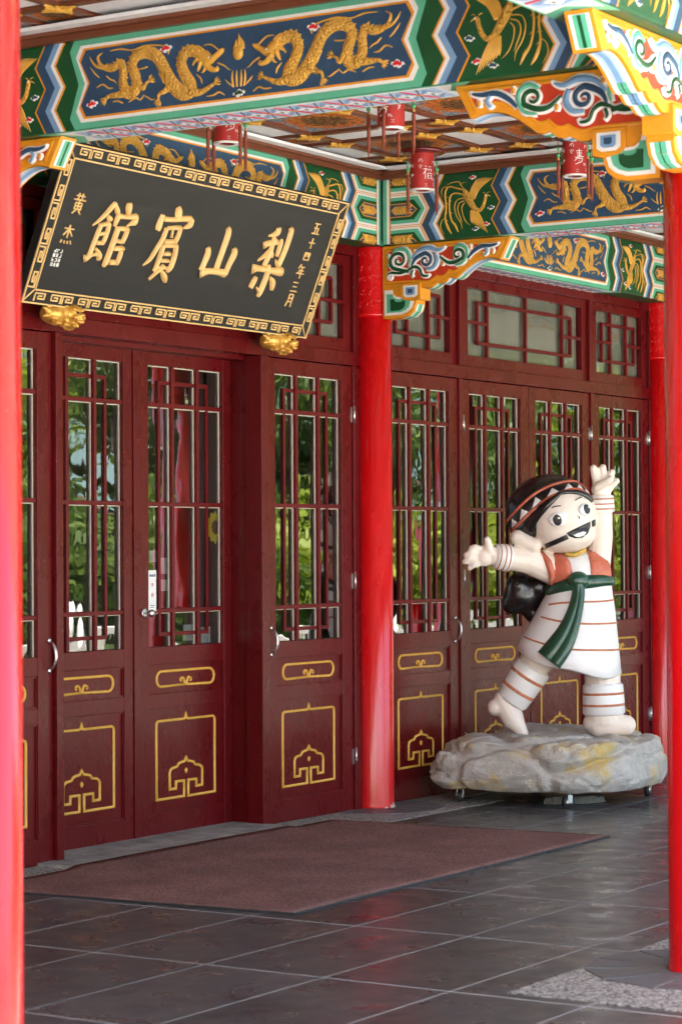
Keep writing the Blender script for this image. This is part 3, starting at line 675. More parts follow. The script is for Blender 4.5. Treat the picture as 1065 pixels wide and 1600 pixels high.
# ------------------------------------------------------------------ painted beams
BL, BH = 4.16, BH1-BH0
def zig(x, amp=.062, H=BH):
    return [(x+(amp if k % 2 == 0 else 0), H*k/4) for k in range(5)]
def zband(b, m, xa, xb, y):
    a, c = zig(xa), zig(xb); b.use(m); b.prism(c+a[::-1], 0, y)
def nest(b, m, x0, x1, d, y, H=BH):
    """long panel with notched ends"""
    xl, xr = x0+d, x1-d; t, bt = H-d*.78, d*.78; c = H/2
    k = .055
    pts = [(xl+.030, bt), (xr-.030, bt), (xr, bt+.055), (xr-k, c), (xr, t-.055), (xr-.030, t), (xl+.030, t), (xl, t-.055), (xl+k, c), (xl, bt+.055)]
    b.use(m); b.prism(pts, 0, y)
def dragon_art(b, ox, oz, s_=1.):
    """dragon facing +x; traced coordinates brought to metres"""
    kx, kz = .00118*s_, .00116*s_
    def T(x, y): return (ox+(x-800)*kx, oz-(y+.185*(x-560)-205)*kz)
    def rib(pts, h, sc_=1., n=4): b.ribbon([(*T(x, y), wd*.00108*s_*sc_) for x, y, wd in pts], h, 0, n)
    b.use('scales')
    body = [(225, 200, 5), (262, 212, 15), (300, 210, 19), (338, 186, 22), (352, 225, 24), (350, 275, 26), (375, 306, 30), (415, 292, 30), (418, 240, 29), (398, 195, 28), (420, 152, 29), (475, 132, 31), (530, 150, 32), (565, 200, 33), (600, 250, 36), (645, 283, 38), (690, 276, 36), (692, 244, 33), (662, 205, 31), (648, 160, 30), (672, 118, 30), (715, 112, 28), (752, 132, 26)]
    rib(body, .0105, .92)
    # haunches and legs
    for leg in ([(385, 300, 28), (330, 318, 20), (280, 328, 12), (258, 345, 8)], [(430, 255, 22), (455, 285, 12), (470, 262, 8), (490, 248, 7)], [(600, 255, 26), (565, 285, 16), (538, 300, 9), (532, 325, 7)], [(690, 280, 28), (745, 275, 18), (790, 250, 11), (818, 232, 8)]):
        rib(leg, .013, .8)
        (x0, y0, _), (x1, y1, _) = leg[-2], leg[-1]; a0 = math.atan2(y1-y0, x1-x0)
        for da in (-.9, -.3, .3, .9):
            c_, d_ = math.cos(a0+da), math.sin(a0+da); rib([(x1, y1, 6), (x1+14*c_, y1+14*d_, 5), (x1+27*math.cos(a0+da*.7), y1+27*math.sin(a0+da*.7), 1.5)], .008)
    b.use('gold')
    # head: skull, upper jaw, lower jaw, horns, beard
    for p in ([(735, 122, 20), (765, 132, 30), (795, 140, 20), (815, 128, 14), (850, 100, 12), (852, 92, 6)], [(770, 155, 18), (795, 178, 13), (828, 178, 9), (826, 165, 4)], [(745, 112, 10), (715, 98, 6), (698, 92, 2)], [(760, 108, 8), (738, 92, 5), (722, 88, 2)], [(750, 150, 12), (735, 185, 6), (728, 192, 2)], [(735, 140, 10), (712, 160, 5), (706, 172, 2)], [(775, 165, 9), (760, 190, 5), (748, 196, 2)]): rib(p, .016)
    for p in ([(835, 100, 4), (800, 80, 4), (770, 82, 2.5), (758, 88, 1)], [(830, 152, 4), (860, 160, 3.5), (880, 172, 2.5), (893, 175, 1)]): rib(p, .007)
    # tail flames, mane and drifting wisps
    for p in ([(255, 212, 8), (230, 195, 8), (222, 170, 5), (245, 150, 1.5)], [(250, 215, 7), (215, 210, 6), (190, 190, 4), (178, 172, 1)], [(240, 215, 6), (222, 178, 6), (232, 158, 1)]): rib(p, .009)
    for p in ([(285, 140, 2), (340, 128, 4), (400, 128, 3), (470, 105, 4), (540, 100, 4), (575, 103, 2)], [(215, 298, 2), (245, 282, 4), (275, 295, 4), (300, 292, 2)], [(265, 245, 2), (285, 258, 4), (305, 262, 3), (318, 272, 1)], [(430, 205, 2), (455, 200, 4), (478, 192, 3)], [(380, 345, 2), (415, 325, 4), (440, 330, 3), (460, 308, 2)], [(298, 350, 2), (325, 345, 4), (350, 352, 3)], [(535, 215, 2), (552, 235, 4), (560, 255, 2)], [(725, 205, 2), (745, 220, 4), (752, 240, 2)], [(775, 290, 2), (810, 282, 4), (835, 268, 4), (862, 278, 2)], [(180, 215, 1), (205, 240, 4), (228, 255, 2)], [(865, 215, 1), (880, 228, 4), (902, 240, 2)], [(455, 310, 2), (480, 318, 4), (500, 325, 3), (515, 320, 1)], [(570, 105, 2), (585, 120, 3), (582, 135, 1)]): rib(p, .006)
    # dorsal spikes
    cm = catmull(body, 5)
    for i in range(6, len(cm)-2, 2):
        x, y, wd = cm[i]; a, c = cm[i-1], cm[i+1]; l = math.hypot(c[0]-a[0], c[1]-a[1]) or 1
        nx, ny = (c[1]-a[1])/l, -(c[0]-a[0])/l
        rib([(x+nx*wd*.62, y+ny*wd*.62, 5), (x+nx*(wd*.62+11)-4*(c[0]-a[0])/l, y+ny*(wd*.62+11)-4*(c[1]-a[1])/l, 1.2)], .009, 1, 1)
    # eye
    b.use('white'); x, z = T(792, 133); b.ball((x, -.016, z), (.006, .004, .006), 8, 6); b.use('sblack'); b.ball((x+.001, -.0195, z), (.003, .002, .003), 6, 4)
def phoenix_art(b, ox, oz, s_=1.):
    kx, kz = .00082*s_, .00088*s_
    def T(x, y): return (ox+(x-385)*kx, oz-(y-355+.09*(x-385))*kz)
    def rib(pts, h, n=4): b.ribbon([(*T(x, y), wd*.00062*s_) for x, y, wd in pts], h*.85, 0, n)
    b.use('scales')
    rib([(345, 240, 12), (365, 280, 42), (400, 330, 40), (445, 385, 30), (490, 400, 22), (525, 370, 20), (545, 320, 19), (552, 290, 18), (562, 278, 14)], .015)
    b.use('gold')
    for k in range(9):     # upper wing
        t = k/8; x1, y1 = 470+150*t, 150-8*t+16*abs(t-.5); rib([(395+45*t, 320-6*t, 13), (420+75*t, 240-20*t+8*t, 12), (x1, y1, 2)], .012-.0006*k)
    for k in range(8):     # lower wing
        t = k/7; rib([(415+30*t, 400-10*t, 13), (415+85*t, 470-18*t, 12), (420+145*t, 500+68*t, 2)], .012-.0006*k)
    rib([(572, 282, 7), (590, 288, 4), (598, 294, 1)], .010); rib([(545, 270, 5), (530, 262, 4), (522, 268, 1)], .008); rib([(565, 268, 4), (580, 258, 3), (594, 262, 1)], .008)
    for p in ([(345, 245, 10), (280, 235, 10), (200, 225, 9), (165, 280, 9), (175, 380, 9), (165, 470, 9), (190, 540, 16), (225, 585, 3)], [(345, 285, 9), (265, 272, 9), (215, 300, 9), (205, 390, 9), (225, 480, 9), (260, 520, 14), (290, 570, 3)], [(340, 310, 6), (280, 325, 5), (255, 380, 5), (275, 450, 5), (315, 500, 4), (325, 545, 1)], [(345, 330, 5), (300, 350, 5), (285, 400, 5), (310, 460, 4), (330, 500, 1)], [(350, 345, 5), (325, 380, 5), (335, 440, 4), (365, 490, 4), (405, 517, 1)], [(200, 225, 5), (150, 230, 5), (130, 265, 4), (140, 310, 1)], [(345, 235, 5), (310, 205, 5), (300, 185, 5), (240, 190, 5), (185, 210, 2)], [(165, 460, 4), (130, 490, 4), (120, 540, 4), (155, 590, 1)], [(335, 230, 4), (320, 200, 4), (345, 190, 3), (375, 185, 1)]):
        rib(p, .009)
    for x, y in ((185, 300), (180, 350), (172, 420), (212, 330), (218, 420), (178, 480)):
        for sg in (-1, 1): rib([(x, y, 4), (x+sg*16, y+10, 1)], .006, 1)
    b.use('white'); x, z = T(560, 285); b.ball((x, -.015, z), (.005, .004, .005), 8, 6)
def cloud_art(b, x, z, col, s_=1., fl=1):
    c = [(-1, -.25), (-.75, .2), (-.35, .15), (-.1, .62), (.3, .7), (.5, .35), (.95, .4), (1.05, -.05), (.7, -.15), (.65, -.5), (.2, -.45), (0, -.75), (-.4, -.6), (-.5, -.35)]
    w_ = .036*s_; pts = catmull([(x+fl*u*w_, z+v*w_*.8) for u, v in c]+[(x+fl*c[0][0]*w_, z+c[0][1]*w_*.8)], 3)[:-1]
    b.use('white').prism(pts, -.0005, -.006)
    for u, v, q in ((-.35, -.1, .3), (.15, .12, .36), (.5, 0, .26)):
        pp = [(x+fl*(u+q*(1+.25*math.cos(3*a+u))*math.cos(a))*w_, z+(v+q*math.sin(a))*w_*.8) for a in [2*math.pi*k/12 for k in range(12)]]
        b.use(col).prism(pp, -.005, -.0085-.0004*q)
def wheat_art(b, x0, x1, z):
    n = 6
    for k in range(n):
        x = x0+(x1-x0)*k/n; d = (x1-x0)/n
        for sg in (-1, 1): b.ribbon([(x, z, .006), (x+d*.9, z+sg*.018, .007), (x+d*1.6, z+sg*.030, .0015)], .007, 0, 2)
    b.ribbon([(x0, z, .007), ((x0+x1)/2, z, .008), (x1+.015, z, .002)], .010, 0, 2)
    for u in (.62, .86): b.ball((x0+(x1-x0)*u, -.004, z), (.015, .009, .017), 8, 6)
def make_beam():
    t = empty('painted_beam')
    MB('green').box(0, BL, 0, 2*HB, 0, BH).build('beam_body', t, bevel=.012)
    # crown moulding at the ceiling, both sides
    b = MB('brown'); b.box(0, BL, -.035, .0, BH-.004, BH+.028); b.box(0, BL, -.058, 0, BH+.028, BH+.062); b.box(0, BL, 2*HB, 2*HB+.035, BH-.004, BH+.028); b.box(0, BL, 2*HB, 2*HB+.058, BH+.028, BH+.062); b.box(0, BL, 0, 2*HB, BH, BH+.10)
    b.use('ceilwhite').box(0, BL, -.125, -.058, BH+.048, BH+.066); b.box(0, BL, 2*HB+.058, 2*HB+.125, BH+.048, BH+.066)
    b.build('crown_moulding', t)
    for side in (0, 1):
        mx = BL if side else None
        b = MB('white'); b.mx = mx
        b.use('mint').prism([(.0, 0), (.03, 0), (.03, BH), (0, BH)], 0, -.002); b.use('white').prism([(.03, 0), (.05, 0), (.05, BH), (.03, BH)], 0, -.002); b.use('orange').prism([(.05, 0), (.06, 0), (.06, BH), (.05, BH)], 0, -.002)
        b.build('end_band', t)
        # three pointed leaf cartouches
        b = MB('white'); b.mx = mx; x0 = .062
        z1 = zig(.30); b.use('white').prism([(x0, 0)]+z1+[(x0, BH)], 0, -.0015)
        for zc, up, dn in ((BH/2, 1, 1), (0, 1, 0), (BH, 0, 1)):
            for m, hh, tip, y in (('orange', .1055, .352, -.0022), ('white', .1005, .344, -.003), ('mint', .088, .330, -.004), ('green', .066, .302, -.005), ('orange', .046, .272, -.006), ('navy', .040, .264, -.007)):
                p = []
                if dn: p += [(x0, zc-hh), (tip-.055, zc-hh)]
                else: p += [(x0, zc), ]
                p += [(tip, zc)]
                if up: p += [(tip-.055, zc+hh), (x0, zc+hh)]
                else: p += [(x0, zc)]
                q = []
                [q.append(e) for e in p if e not in q]
                b.use(m).prism(q, 0, y)
        b.build('leaf_cartouche', t)
        b = MB('gold'); b.mx = mx; b.smooth = True
        wheat_art(b, .075, .22, BH/2); wheat_art(b, .075, .22, .022); wheat_art(b, .075, .22, BH-.022); b.build('gilt_leaf_spray', t, (0, -.007, 0))
        b = MB('navy'); b.mx = mx
        for m, xa, xb in (('orange', .300, .308), ('navy', .308, .360), ('blue', .360, .392), ('white', .392, .415), ('orange', .415, .425)): zband(b, m, xa, xb, -.003)
        b.build('zigzag_band', t)
        b = MB('navy'); b.mx = mx
        for m, xa, xb in (('orange', .838, .848), ('navy', .848, .905), ('blue', .905, .940), ('white', .940, .962), ('orange', .962, .972)): zband(b, m, xa, xb, -.003)
        b.build('zigzag_band', t)
        b = MB('gold'); b.mx = mx; phoenix_art(b, .665, BH/2, .98); b.build('gilt_phoenix', t, (0, -.001, 0))
        for x, z, col, f in ((.70, BH*.90, 'cloudred', 1), (.838, BH*.42, 'navy', 1), (.72, BH*.12, 'navy', 1), (.805, BH*.18, 'cloudred', -1)):
            b = MB('white'); b.mx = mx; cloud_art(b, x, z, col, .72, f); b.build('cloud_motif', t)
        b = MB('gold'); b.mx = mx; dragon_art(b, 1.925, BH/2+.006, 1.); b.build('gilt_dragon', t, (0, -.0075, 0))
        for x, z, col, f in ((1.205, BH*.26, 'cloudred', 1), (1.655, BH*.76, 'cloudred', 1)):
            b = MB('white'); b.mx = mx; cloud_art(b, x, z, col, .95, f); b.build('cloud_motif', t, (0, -.007, 0))
    b = MB('mint')
    nest(b, 'mint', 1.062, BL-1.062, 0, -.003); nest(b, 'white', 1.062, BL-1.062, .040, -.0045); nest(b, 'orange', 1.062, BL-1.062, .060, -.006); nest(b, 'navy', 1.062, BL-1.062, .073, -.0075)
    b.build('dragon_panel', t)
    b = MB('gold'); c = BL/2; b.ball((c, -.006, BH*.60), (.030, .014, .034), 12, 8)
    b.ribbon([(c+.020*math.cos(k*.8)*(1-k*.09), BH*.6+.020*math.sin(k*.8)*(1-k*.09), .005) for k in range(9)], .010, -.012, 2)
    for dx, h in ((-.024, .04), (0, .065), (.022, .045)): b.ribbon([(c+dx, BH*.64, .012), (c+dx*.8+.006, BH*.64+h*.6, .008), (c+dx*.5, BH*.66+h, .001)], .010, 0, 3)
    for dx in (-.03, -.01, .012, .03): b.ribbon([(c+dx, BH*.24, .004), (c+dx*1.25, BH*.33, .005), (c+dx*1.15, BH*.42, .001)], .007, 0, 3)
    b.build('flaming_pearl', t, (0, -.0075, 0))
    b = MB('white'); cloud_art(b, c, BH*.17, 'green', .9); b.build('cloud_motif', t, (0, -.0075, 0))
    # painted underside: pale lattice with red diagonals
    b = MB('white'); W0, W1 = .045, 2*HB-.045; xs0, xs1 = 1.05, BL-1.05
    def sheet(m, pts, dz):
        b.use(m); lo = [b.vv(x, y, -dz) for x, y in pts]; hi = [b.vv(x, y, .0005) for x, y in pts]; b.ff(lo[::-1]); n = len(pts)
        for k in range(n): b.ff((lo[k], lo[(k+1) % n], hi[(k+1) % n], hi[k]))
    sheet('mint', [(xs0-.20, .012), (xs1+.20, .012), (xs1+.08, HB), (xs1+.20, 2*HB-.012), (xs0-.20, 2*HB-.012), (xs0-.08, HB)], .002)
    sheet('white', [(xs0-.10, W0-.018), (xs1+.10, W0-.018), (xs1+.02, HB), (xs1+.10, W1+.018), (xs0-.10, W1+.018), (xs0-.02, HB)], .003)
    sheet('paleblue', [(xs0, W0), (xs1, W0), (xs1, W1), (xs0, W1)], .004)
    n = 15; d = (xs1-xs0)/n; wy = W1-W0
    for k in range(n):
        x0 = xs0+k*d; cx_, cy_ = x0+d/2, (W0+W1)/2
        sheet('blue', [(cx_-d*.46, cy_), (cx_, cy_-wy*.46), (cx_+d*.46, cy_), (cx_, cy_+wy*.46)], .005)
        for a in range(8):
            t0 = a*math.pi/4+math.pi/8*0; L1, L2 = .043 if a % 2 else .062, .010
            c_, s2 = math.cos(t0), math.sin(t0)
            sheet('white', [(cx_, cy_), (cx_+c_*L1*.5-s2*L2, cy_+s2*L1*.5*.9+c_*L2), (cx_+c_*L1, cy_+s2*L1*.9), (cx_+c_*L1*.5+s2*L2, cy_+s2*L1*.5*.9-c_*L2)], .0058+.00008*a)
        sheet('green', [(cx_+.011*math.cos(q), cy_+.011*math.sin(q)) for q in [k2*math.pi/4 for k2 in range(8)]], .0072)
        if k:
            ww = .008
            sheet('cloudred', [(x0-d*.30-ww, W0), (x0-d*.30+ww, W0), (x0+d*.30+ww, W1), (x0+d*.30-ww, W1)], .0062)
            sheet('navy', [(x0+d*.30-ww*.5, W0), (x0+d*.30+ww*.5, W0), (x0-d*.30+ww*.5, W1), (x0-d*.30-ww*.5, W1)], .0059)
            sheet('orange', [(x0+.016*math.cos(q), cy_+.016*math.sin(q)) for q in [k2*math.pi/2 for k2 in range(4)]], .0075)
    b.build('painted_soffit', t)
    return t
pb_ = make_beam(); LB = 'painted beams'
def put_beam(o, x, y, along, length, label):
    o.location = (x, y, BH0); o.rotation_euler = (0, 0, -math.pi/2 if along == 'y' else 0); o.scale = (length/BL, 1, 1)
    tag(o, label, 'beam', LB); return o
put_beam(pb_, CX[1]-HB, Y_IN-.03, 'y', Y_IN-.03-(Y_OUT+.03), 'nearest painted beam with two gold dragons crossing the top of the picture')
put_beam(copy_tree(pb_), CX[2]-HB, Y_IN-.03, 'y', Y_IN-.03-(Y_OUT+.03), 'painted beam with gold phoenix running out from the middle red column')
put_beam(copy_tree(pb_), CX[3]-HB, Y_IN-.03, 'y', Y_IN-.03-(Y_OUT+.03), 'painted beam running out from the far facade column')
put_beam(copy_tree(pb_), CX[1]+HB-.02, YF-HB, 'x', CX[2]-CX[1]-2*HB+.04, 'painted beam along the facade behind the top of the plaque')
put_beam(copy_tree(pb_), CX[2]+HB-.02, YF-HB, 'x', CX[3]-CX[2]-2*HB+.04, 'painted dragon beam along the facade above the transoms behind the statue')
for i in range(4):
    put_beam(copy_tree(pb_), CX[i]+HB, YO-HB, 'x', CX[i+1]-CX[i]-2*HB, ['outer painted beam meeting the right-hand red column at the top right corner', 'outer painted beam beyond the right-hand red column', 'outer painted beam opposite the statue', 'farthest outer painted beam'][i])

# ------------------------------------------------------------------ carved brackets under the beams
def make_bracket():
    t = empty('carved_bracket'); TH = .125       # x: away from the column, z: down from 0, front face y=0
    out = [(0, 0), (.985, 0), (.905, -.150)]
    wave = catmull([(.905, -.150), (.83, -.132), (.75, -.140), (.68, -.172), (.615, -.215)], 5)[1:]
    sc_ = []
    pts = [(.615, -.215), (.52, -.240), (.425, -.270), (.305, -.293)]
    for (x0, z0), (x1, z1) in zip(pts, pts[1:]):
        for k in range(1, 6):
            f = k/5; sc_.append((x0+(x1-x0)*f, z0+(z1-z0)*f-.020*math.sin(math.pi*f)))
    low = [(.300, -.375), (.262, -.375), (.262, -.40), (.245, -.445), (.205, -.478), (.15, -.490), (0, -.490)]
    body = out+wave+sc_+low
    MB('orange').prism([(x, z) for x, z in body], 0, TH).build('bracket_body', t, bevel=.004)
    # raised outer moulding (rim) and sunk vermilion field
    fld = [(.035, -.030), (.925, -.030), (.878, -.112)]+[(x-.012, z+.040) for x, z in wave[1:]]+[(x, z+.044) for x, z in sc_[1:-1]]+[(.290, -.250), (.035, -.250)]
    b = MB('redfield').prism(fld, 0, -.002); b.build('vermilion_field', t)
    b = MB('orange'); 
    b.ribbon([(x, z, .009) for x, z in fld], .007, 0, 1, closed=True); b.build('field_rim', t)
    def scroll(name, m, pts, wk=1., edge=True):
        b = MB('white')
        if edge: b.ribbon([(x, z, q*1.0+.007) for x, z, q in pts], .012, -.002, 5)
        b.use(m); b.ribbon([(x, z, q) for x, z, q in pts], .0165, -.002, 5); return b.build(name, t)
    def spir(cx, cz, r, a0, turns, n=14, w0=.014, w1=.006, sx=1.1):
        return [(cx+sx*r*(1-.82*k/n)*math.cos(a0+turns*2*math.pi*k/n), cz+r*(1-.82*k/n)*math.sin(a0+turns*2*math.pi*k/n), w0+(w1-w0)*k/n) for k in range(n+1)]
    # big green curl beside the column
    scroll('scroll', 'mint', [(.085, -.045, .010), (.14, -.030, .014), (.20, -.045, .017), (.225, -.10, .012), (.215, -.15, .008)])
    scroll('scroll', 'green', [(.215, -.185, .014), (.11, -.160, .016)]+spir(.135, -.105, .062, R(215), -1.25, 12, .017, .008))
    scroll('scroll', 'mint', [(.045, -.060, .009), (.062, -.085, .008), (.07, -.12, .009), (.052, -.140, .010)])
    scroll('scroll', 'green', [(.215, -.175, .012), (.15, -.190, .012), (.09, -.185, .011)]+spir(.070, -.210, .026, R(80), .9, 8, .009, .005))
    # blue crest
    scroll('scroll', 'blue', [(.24, -.10, .010), (.29, -.050, .016), (.37, -.035, .019), (.44, -.055, .014), (.48, -.045, .009), (.50, -.030, .005)])
    scroll('scroll', 'blue', [(.415, -.075, .015), (.430, -.125, .020), (.400, -.168, .016), (.345, -.175, .010)])
    scroll('scroll', 'navy', [(.232, -.165, .007), (.262, -.105, .017), (.33, -.072, .019)]+spir(.345, -.118, .044, R(75), -1.2, 12, .017, .008))
    # green leaf tendrils
    scroll('scroll', 'green', [(.215, -.17, .010), (.262, -.155, .013), (.30, -.175, .012), (.32, -.215, .011), (.36, -.222, .009), (.375, -.205, .005)])
    scroll('scroll', 'green', [(.245, -.175, .011), (.235, -.205, .010), (.25, -.225, .006)])
    # second green curl and tail to the tip
    scroll('scroll', 'mint', [(.56, -.055, .010), (.61, -.035, .015), (.655, -.060, .015), (.66, -.105, .013), (.63, -.150, .012), (.57, -.165, .008)])
    scroll('scroll', 'green', [(.455, -.10, .009), (.51, -.140, .014), (.565, -.145, .016), (.62, -.125, .016)]+spir(.592, -.095, .042, R(-30), 1.15, 12, .016, .007))
    scroll('scroll', 'navy', [(.668, -.125, .010), (.71, -.085, .015), (.77, -.055, .016), (.84, -.055, .013), (.89, -.045, .008), (.898, -.032, .004)])
    scroll('scroll', 'blue', [(.80, -.062, .010), (.815, -.085, .012), (.80, -.108, .010), (.785, -.100, .006)])
    for x, z in ((.255, -.055), (.475, -.145), (.685, -.050), (.855, -.090)):
        scroll('bud', 'orange', [(x, z-.020, .006), (x, z, .013), (x+.004, z+.018, .005)])
    # square boss and ruyi foot, painted white, mint, green
    b = MB('orange').prism([(.148, -.262), (.305, -.262), (.305, -.372), (.255, -.385), (.175, -.372), (.148, -.345)], 0, -.016)
    for m, k, y in (('white', .80, -.019), ('blue', .52, -.022), ('navy', .28, -.024)):
        c = (.229, -.315); b.use(m).prism([(c[0]+(x-c[0])*k, c[1]+(z-c[1])*k) for x, z in [(.158, -.268), (.298, -.268), (.298, -.352), (.268, -.37), (.185, -.37), (.158, -.350)]], -.015, y)
    b.build('square_boss', t, bevel=.002)
    def foot(k, sh=0.):
        o = [(.018, -.300), (.078, -.300), (.085, -.328), (.11, -.346), (.15, -.350), (.19, -.345), (.20, -.332), (.245, -.332), (.245, -.385), (.232, -.425), (.20, -.452), (.15, -.470), (.018, -.470)]
        c = (.12, -.405); return [(c[0]+(x-c[0])*k, c[1]+(z-c[1]-sh)*(k if k == 1 else k*.92)) for x, z in o]
    b = MB('white').prism(foot(1), 0, -.006); b.use('mint').prism(foot(.80), -.005, -.009); b.use('green').prism(foot(.50, .012), -.008, -.012); b.build('foot_panel', t)
    # painted underside and tip
    b = MB('white')
    def under(p, q, m, a, c, d):
        (x0, z0), (x1, z1) = p, q; l = math.hypot(x1-x0, z1-z0); nx, nz = (z1-z0)/l, -(x1-x0)/l
        if nz > 0 and abs(nz) > .3: nx, nz = -nx, -nz
        b.use(m); e = (x1-x0)*a[0], (z1-z0)*a[0]; g_ = (x1-x0)*a[1], (z1-z0)*a[1]
        lo = [(x0+e[0], z0+e[1]), (x0+g_[0], z0+g_[1])]; v = []
        for y in c: v += [b.vv(x+nx*d, y, z+nz*d) for x, z in lo]
        b.ff((v[0], v[1], v[3], v[2]))
    for m, y, d in (('white', (.018, TH-.018), .004), ('mint', (.034, TH-.034), .0055), ('green', (.055, TH-.055), .007)): under((.985, 0), (.905, -.150), m, (.06+d*9, .94-d*9), y, -d if False else d)
    b.build('painted_tip', t, recalc=False); b = MB('white')
    w2 = wave
    for (p, q) in zip([(.905, -.150)]+w2, w2):
        for m, y, d in (('white', (.018, TH-.018), .003), ('paleblue', (.030, TH-.030), .0045), ('blue', (.050, TH-.050), .006)): under(p, q, m, (0, 1), y, d)
    for k in range(3):
        seg = [pts[k]]+sc_[k*5:k*5+5]
        for (p, q) in zip(seg, seg[1:]):
            for m, y, d in (('white', (.018, TH-.018), .003), (('mint', 'blue', 'mint')[k], (.04, TH-.04), .0045), (('green', 'navy', 'green')[k], (.06, TH-.06), .006)): under(p, q, m, (0, 1), y, d)
    b.build('painted_underside', t, recalc=False); b = MB('white')
    lw = [(.300, -.300)]+low[:-1]
    for (p, q) in zip(lw[2:], lw[3:]):
        for m, y, d in (('white', (.018, TH-.018), .003), ('mint', (.036, TH-.036), .0045), ('green', (.06, TH-.06), .006)): under(p, q, m, (0, 1), y, d)
    b.build('painted_foot_edge', t, recalc=False)
    return t
bk = make_bracket(); GB = 'carved brackets'
def put_bracket(o, x, y, rz, mirror, label):
    o.location = (x, y, BH0-.002); o.rotation_euler = (0, 0, rz); o.scale = (-1 if mirror else 1, 1, 1); tag(o, label, 'bracket', GB)
HPI = math.pi/2
put_bracket(bk, CX[2]-.075, YF-.125, -HPI, False, 'carved bracket with green and blue scrolls beside the middle red column')
put_bracket(copy_tree(bk), CX[1]-.075, YF-.125, -HPI, False, 'carved bracket tip peeking out at the top left of the plaque')
put_bracket(copy_tree(bk), CX[1]-.075, YO+.145, -HPI, True, 'large carved bracket under the near beam, left of the right-hand column')
put_bracket(copy_tree(bk), CX[3]-.075, YF-.125, -HPI, False, 'carved bracket on the far facade column')
put_bracket(copy_tree(bk), CX[1]-.145, YO-.075, 0, True, 'pale-lit carved bracket cut off by the top right corner')
put_bracket(copy_tree(bk), CX[2]-.145, YO-.075, 0, True, 'carved bracket on the third outer column')
put_bracket(copy_tree(bk), CX[0]+.145, YO-.075, 0, False, 'carved bracket on the near left outer column')
put_bracket(copy_tree(bk), CX[2]-.075, YO+.145, -HPI, True, 'carved bracket on the inner side of the third outer column')

# ------------------------------------------------------------------ name plaque
PW, PH = 2.80, .912
pq = empty('name_plaque', (9.955, 8.42, 3.105), label='black wooden name plaque with gold characters leaning out above the entrance', cat='plaque')
pq.rotation_euler = (math.atan2(.34, .845), 0, 0)
MB('black').box(0, PW, .0, .055, 0, PH).build('board', pq, bevel=.004)
FR = .088
b = MB('goldleaf')
def line(x0, x1, z0, z1, y=-.008): b.box(x0, x1, y, .001, z0, z1)
g = .008
for q in (.004, FR-g): 
    line(q, PW-q, q, q+g); line(q, PW-q, PH-q-g, PH-q); line(q, q+g, q+g, PH-q-g); line(PW-q-g, PW-q, q+g, PH-q-g)
b.build('gilt_border_line', pq)
def key_unit(b, ox, oz, L, H, rot, flip):
    """one square spiral of the meander"""
    p = [(0, 0), (0, 1), (.80, 1), (.80, .26), (.27, .26), (.27, .64), (.56, .64)]
    w2 = .0041
    def T(u, v):
        if flip: u = 1-u
        x, z = u*L, v*H
        return (ox+x, oz+z) if not rot else (ox+z, oz+x)
    for (a, c) in zip(p, p[1:]):
        (x0, z0), (x1, z1) = T(*a), T(*c)
        b.box(min(x0, x1)-w2, max(x0, x1)+w2, -.0068-random.random()*.0006, .001, min(z0, z1)-w2, max(z0, z1)+w2)
def diag(b, x0, z0, x1, z1): b.ribbon([(x0, z0, .004), (x1, z1, .004)], .007, 0, 1)
b = MB('goldleaf'); m0, m1 = .024, FR-.022; n = 22; L = (PW-2*FR)/n
for k in range(n):
    key_unit(b, FR+k*L+.008, m0, L*.86, m1-m0, False, k % 2 == 1); key_unit(b, FR+k*L+.008, PH-m1, L*.86, m1-m0, False, k % 2 == 0)
n = 6; L = (PH-2*FR)/n
for k in range(n):
    key_unit(b, m0, FR+k*L+.008, L*.86, m1-m0, True, k % 2 == 1); key_unit(b, PW-m1, FR+k*L+.008, L*.86, m1-m0, True, k % 2 == 0)
for x, z, sx_, sz_ in ((0, 0, 1, 1), (PW, 0, -1, 1), (0, PH, 1, -1), (PW, PH, -1, -1)): diag(b, x+sx_*.012, z+sz_*.012, x+sx_*FR, z+sz_*FR)
tag(b.build('meander_border', pq), kind='stuff')
GLY = {}
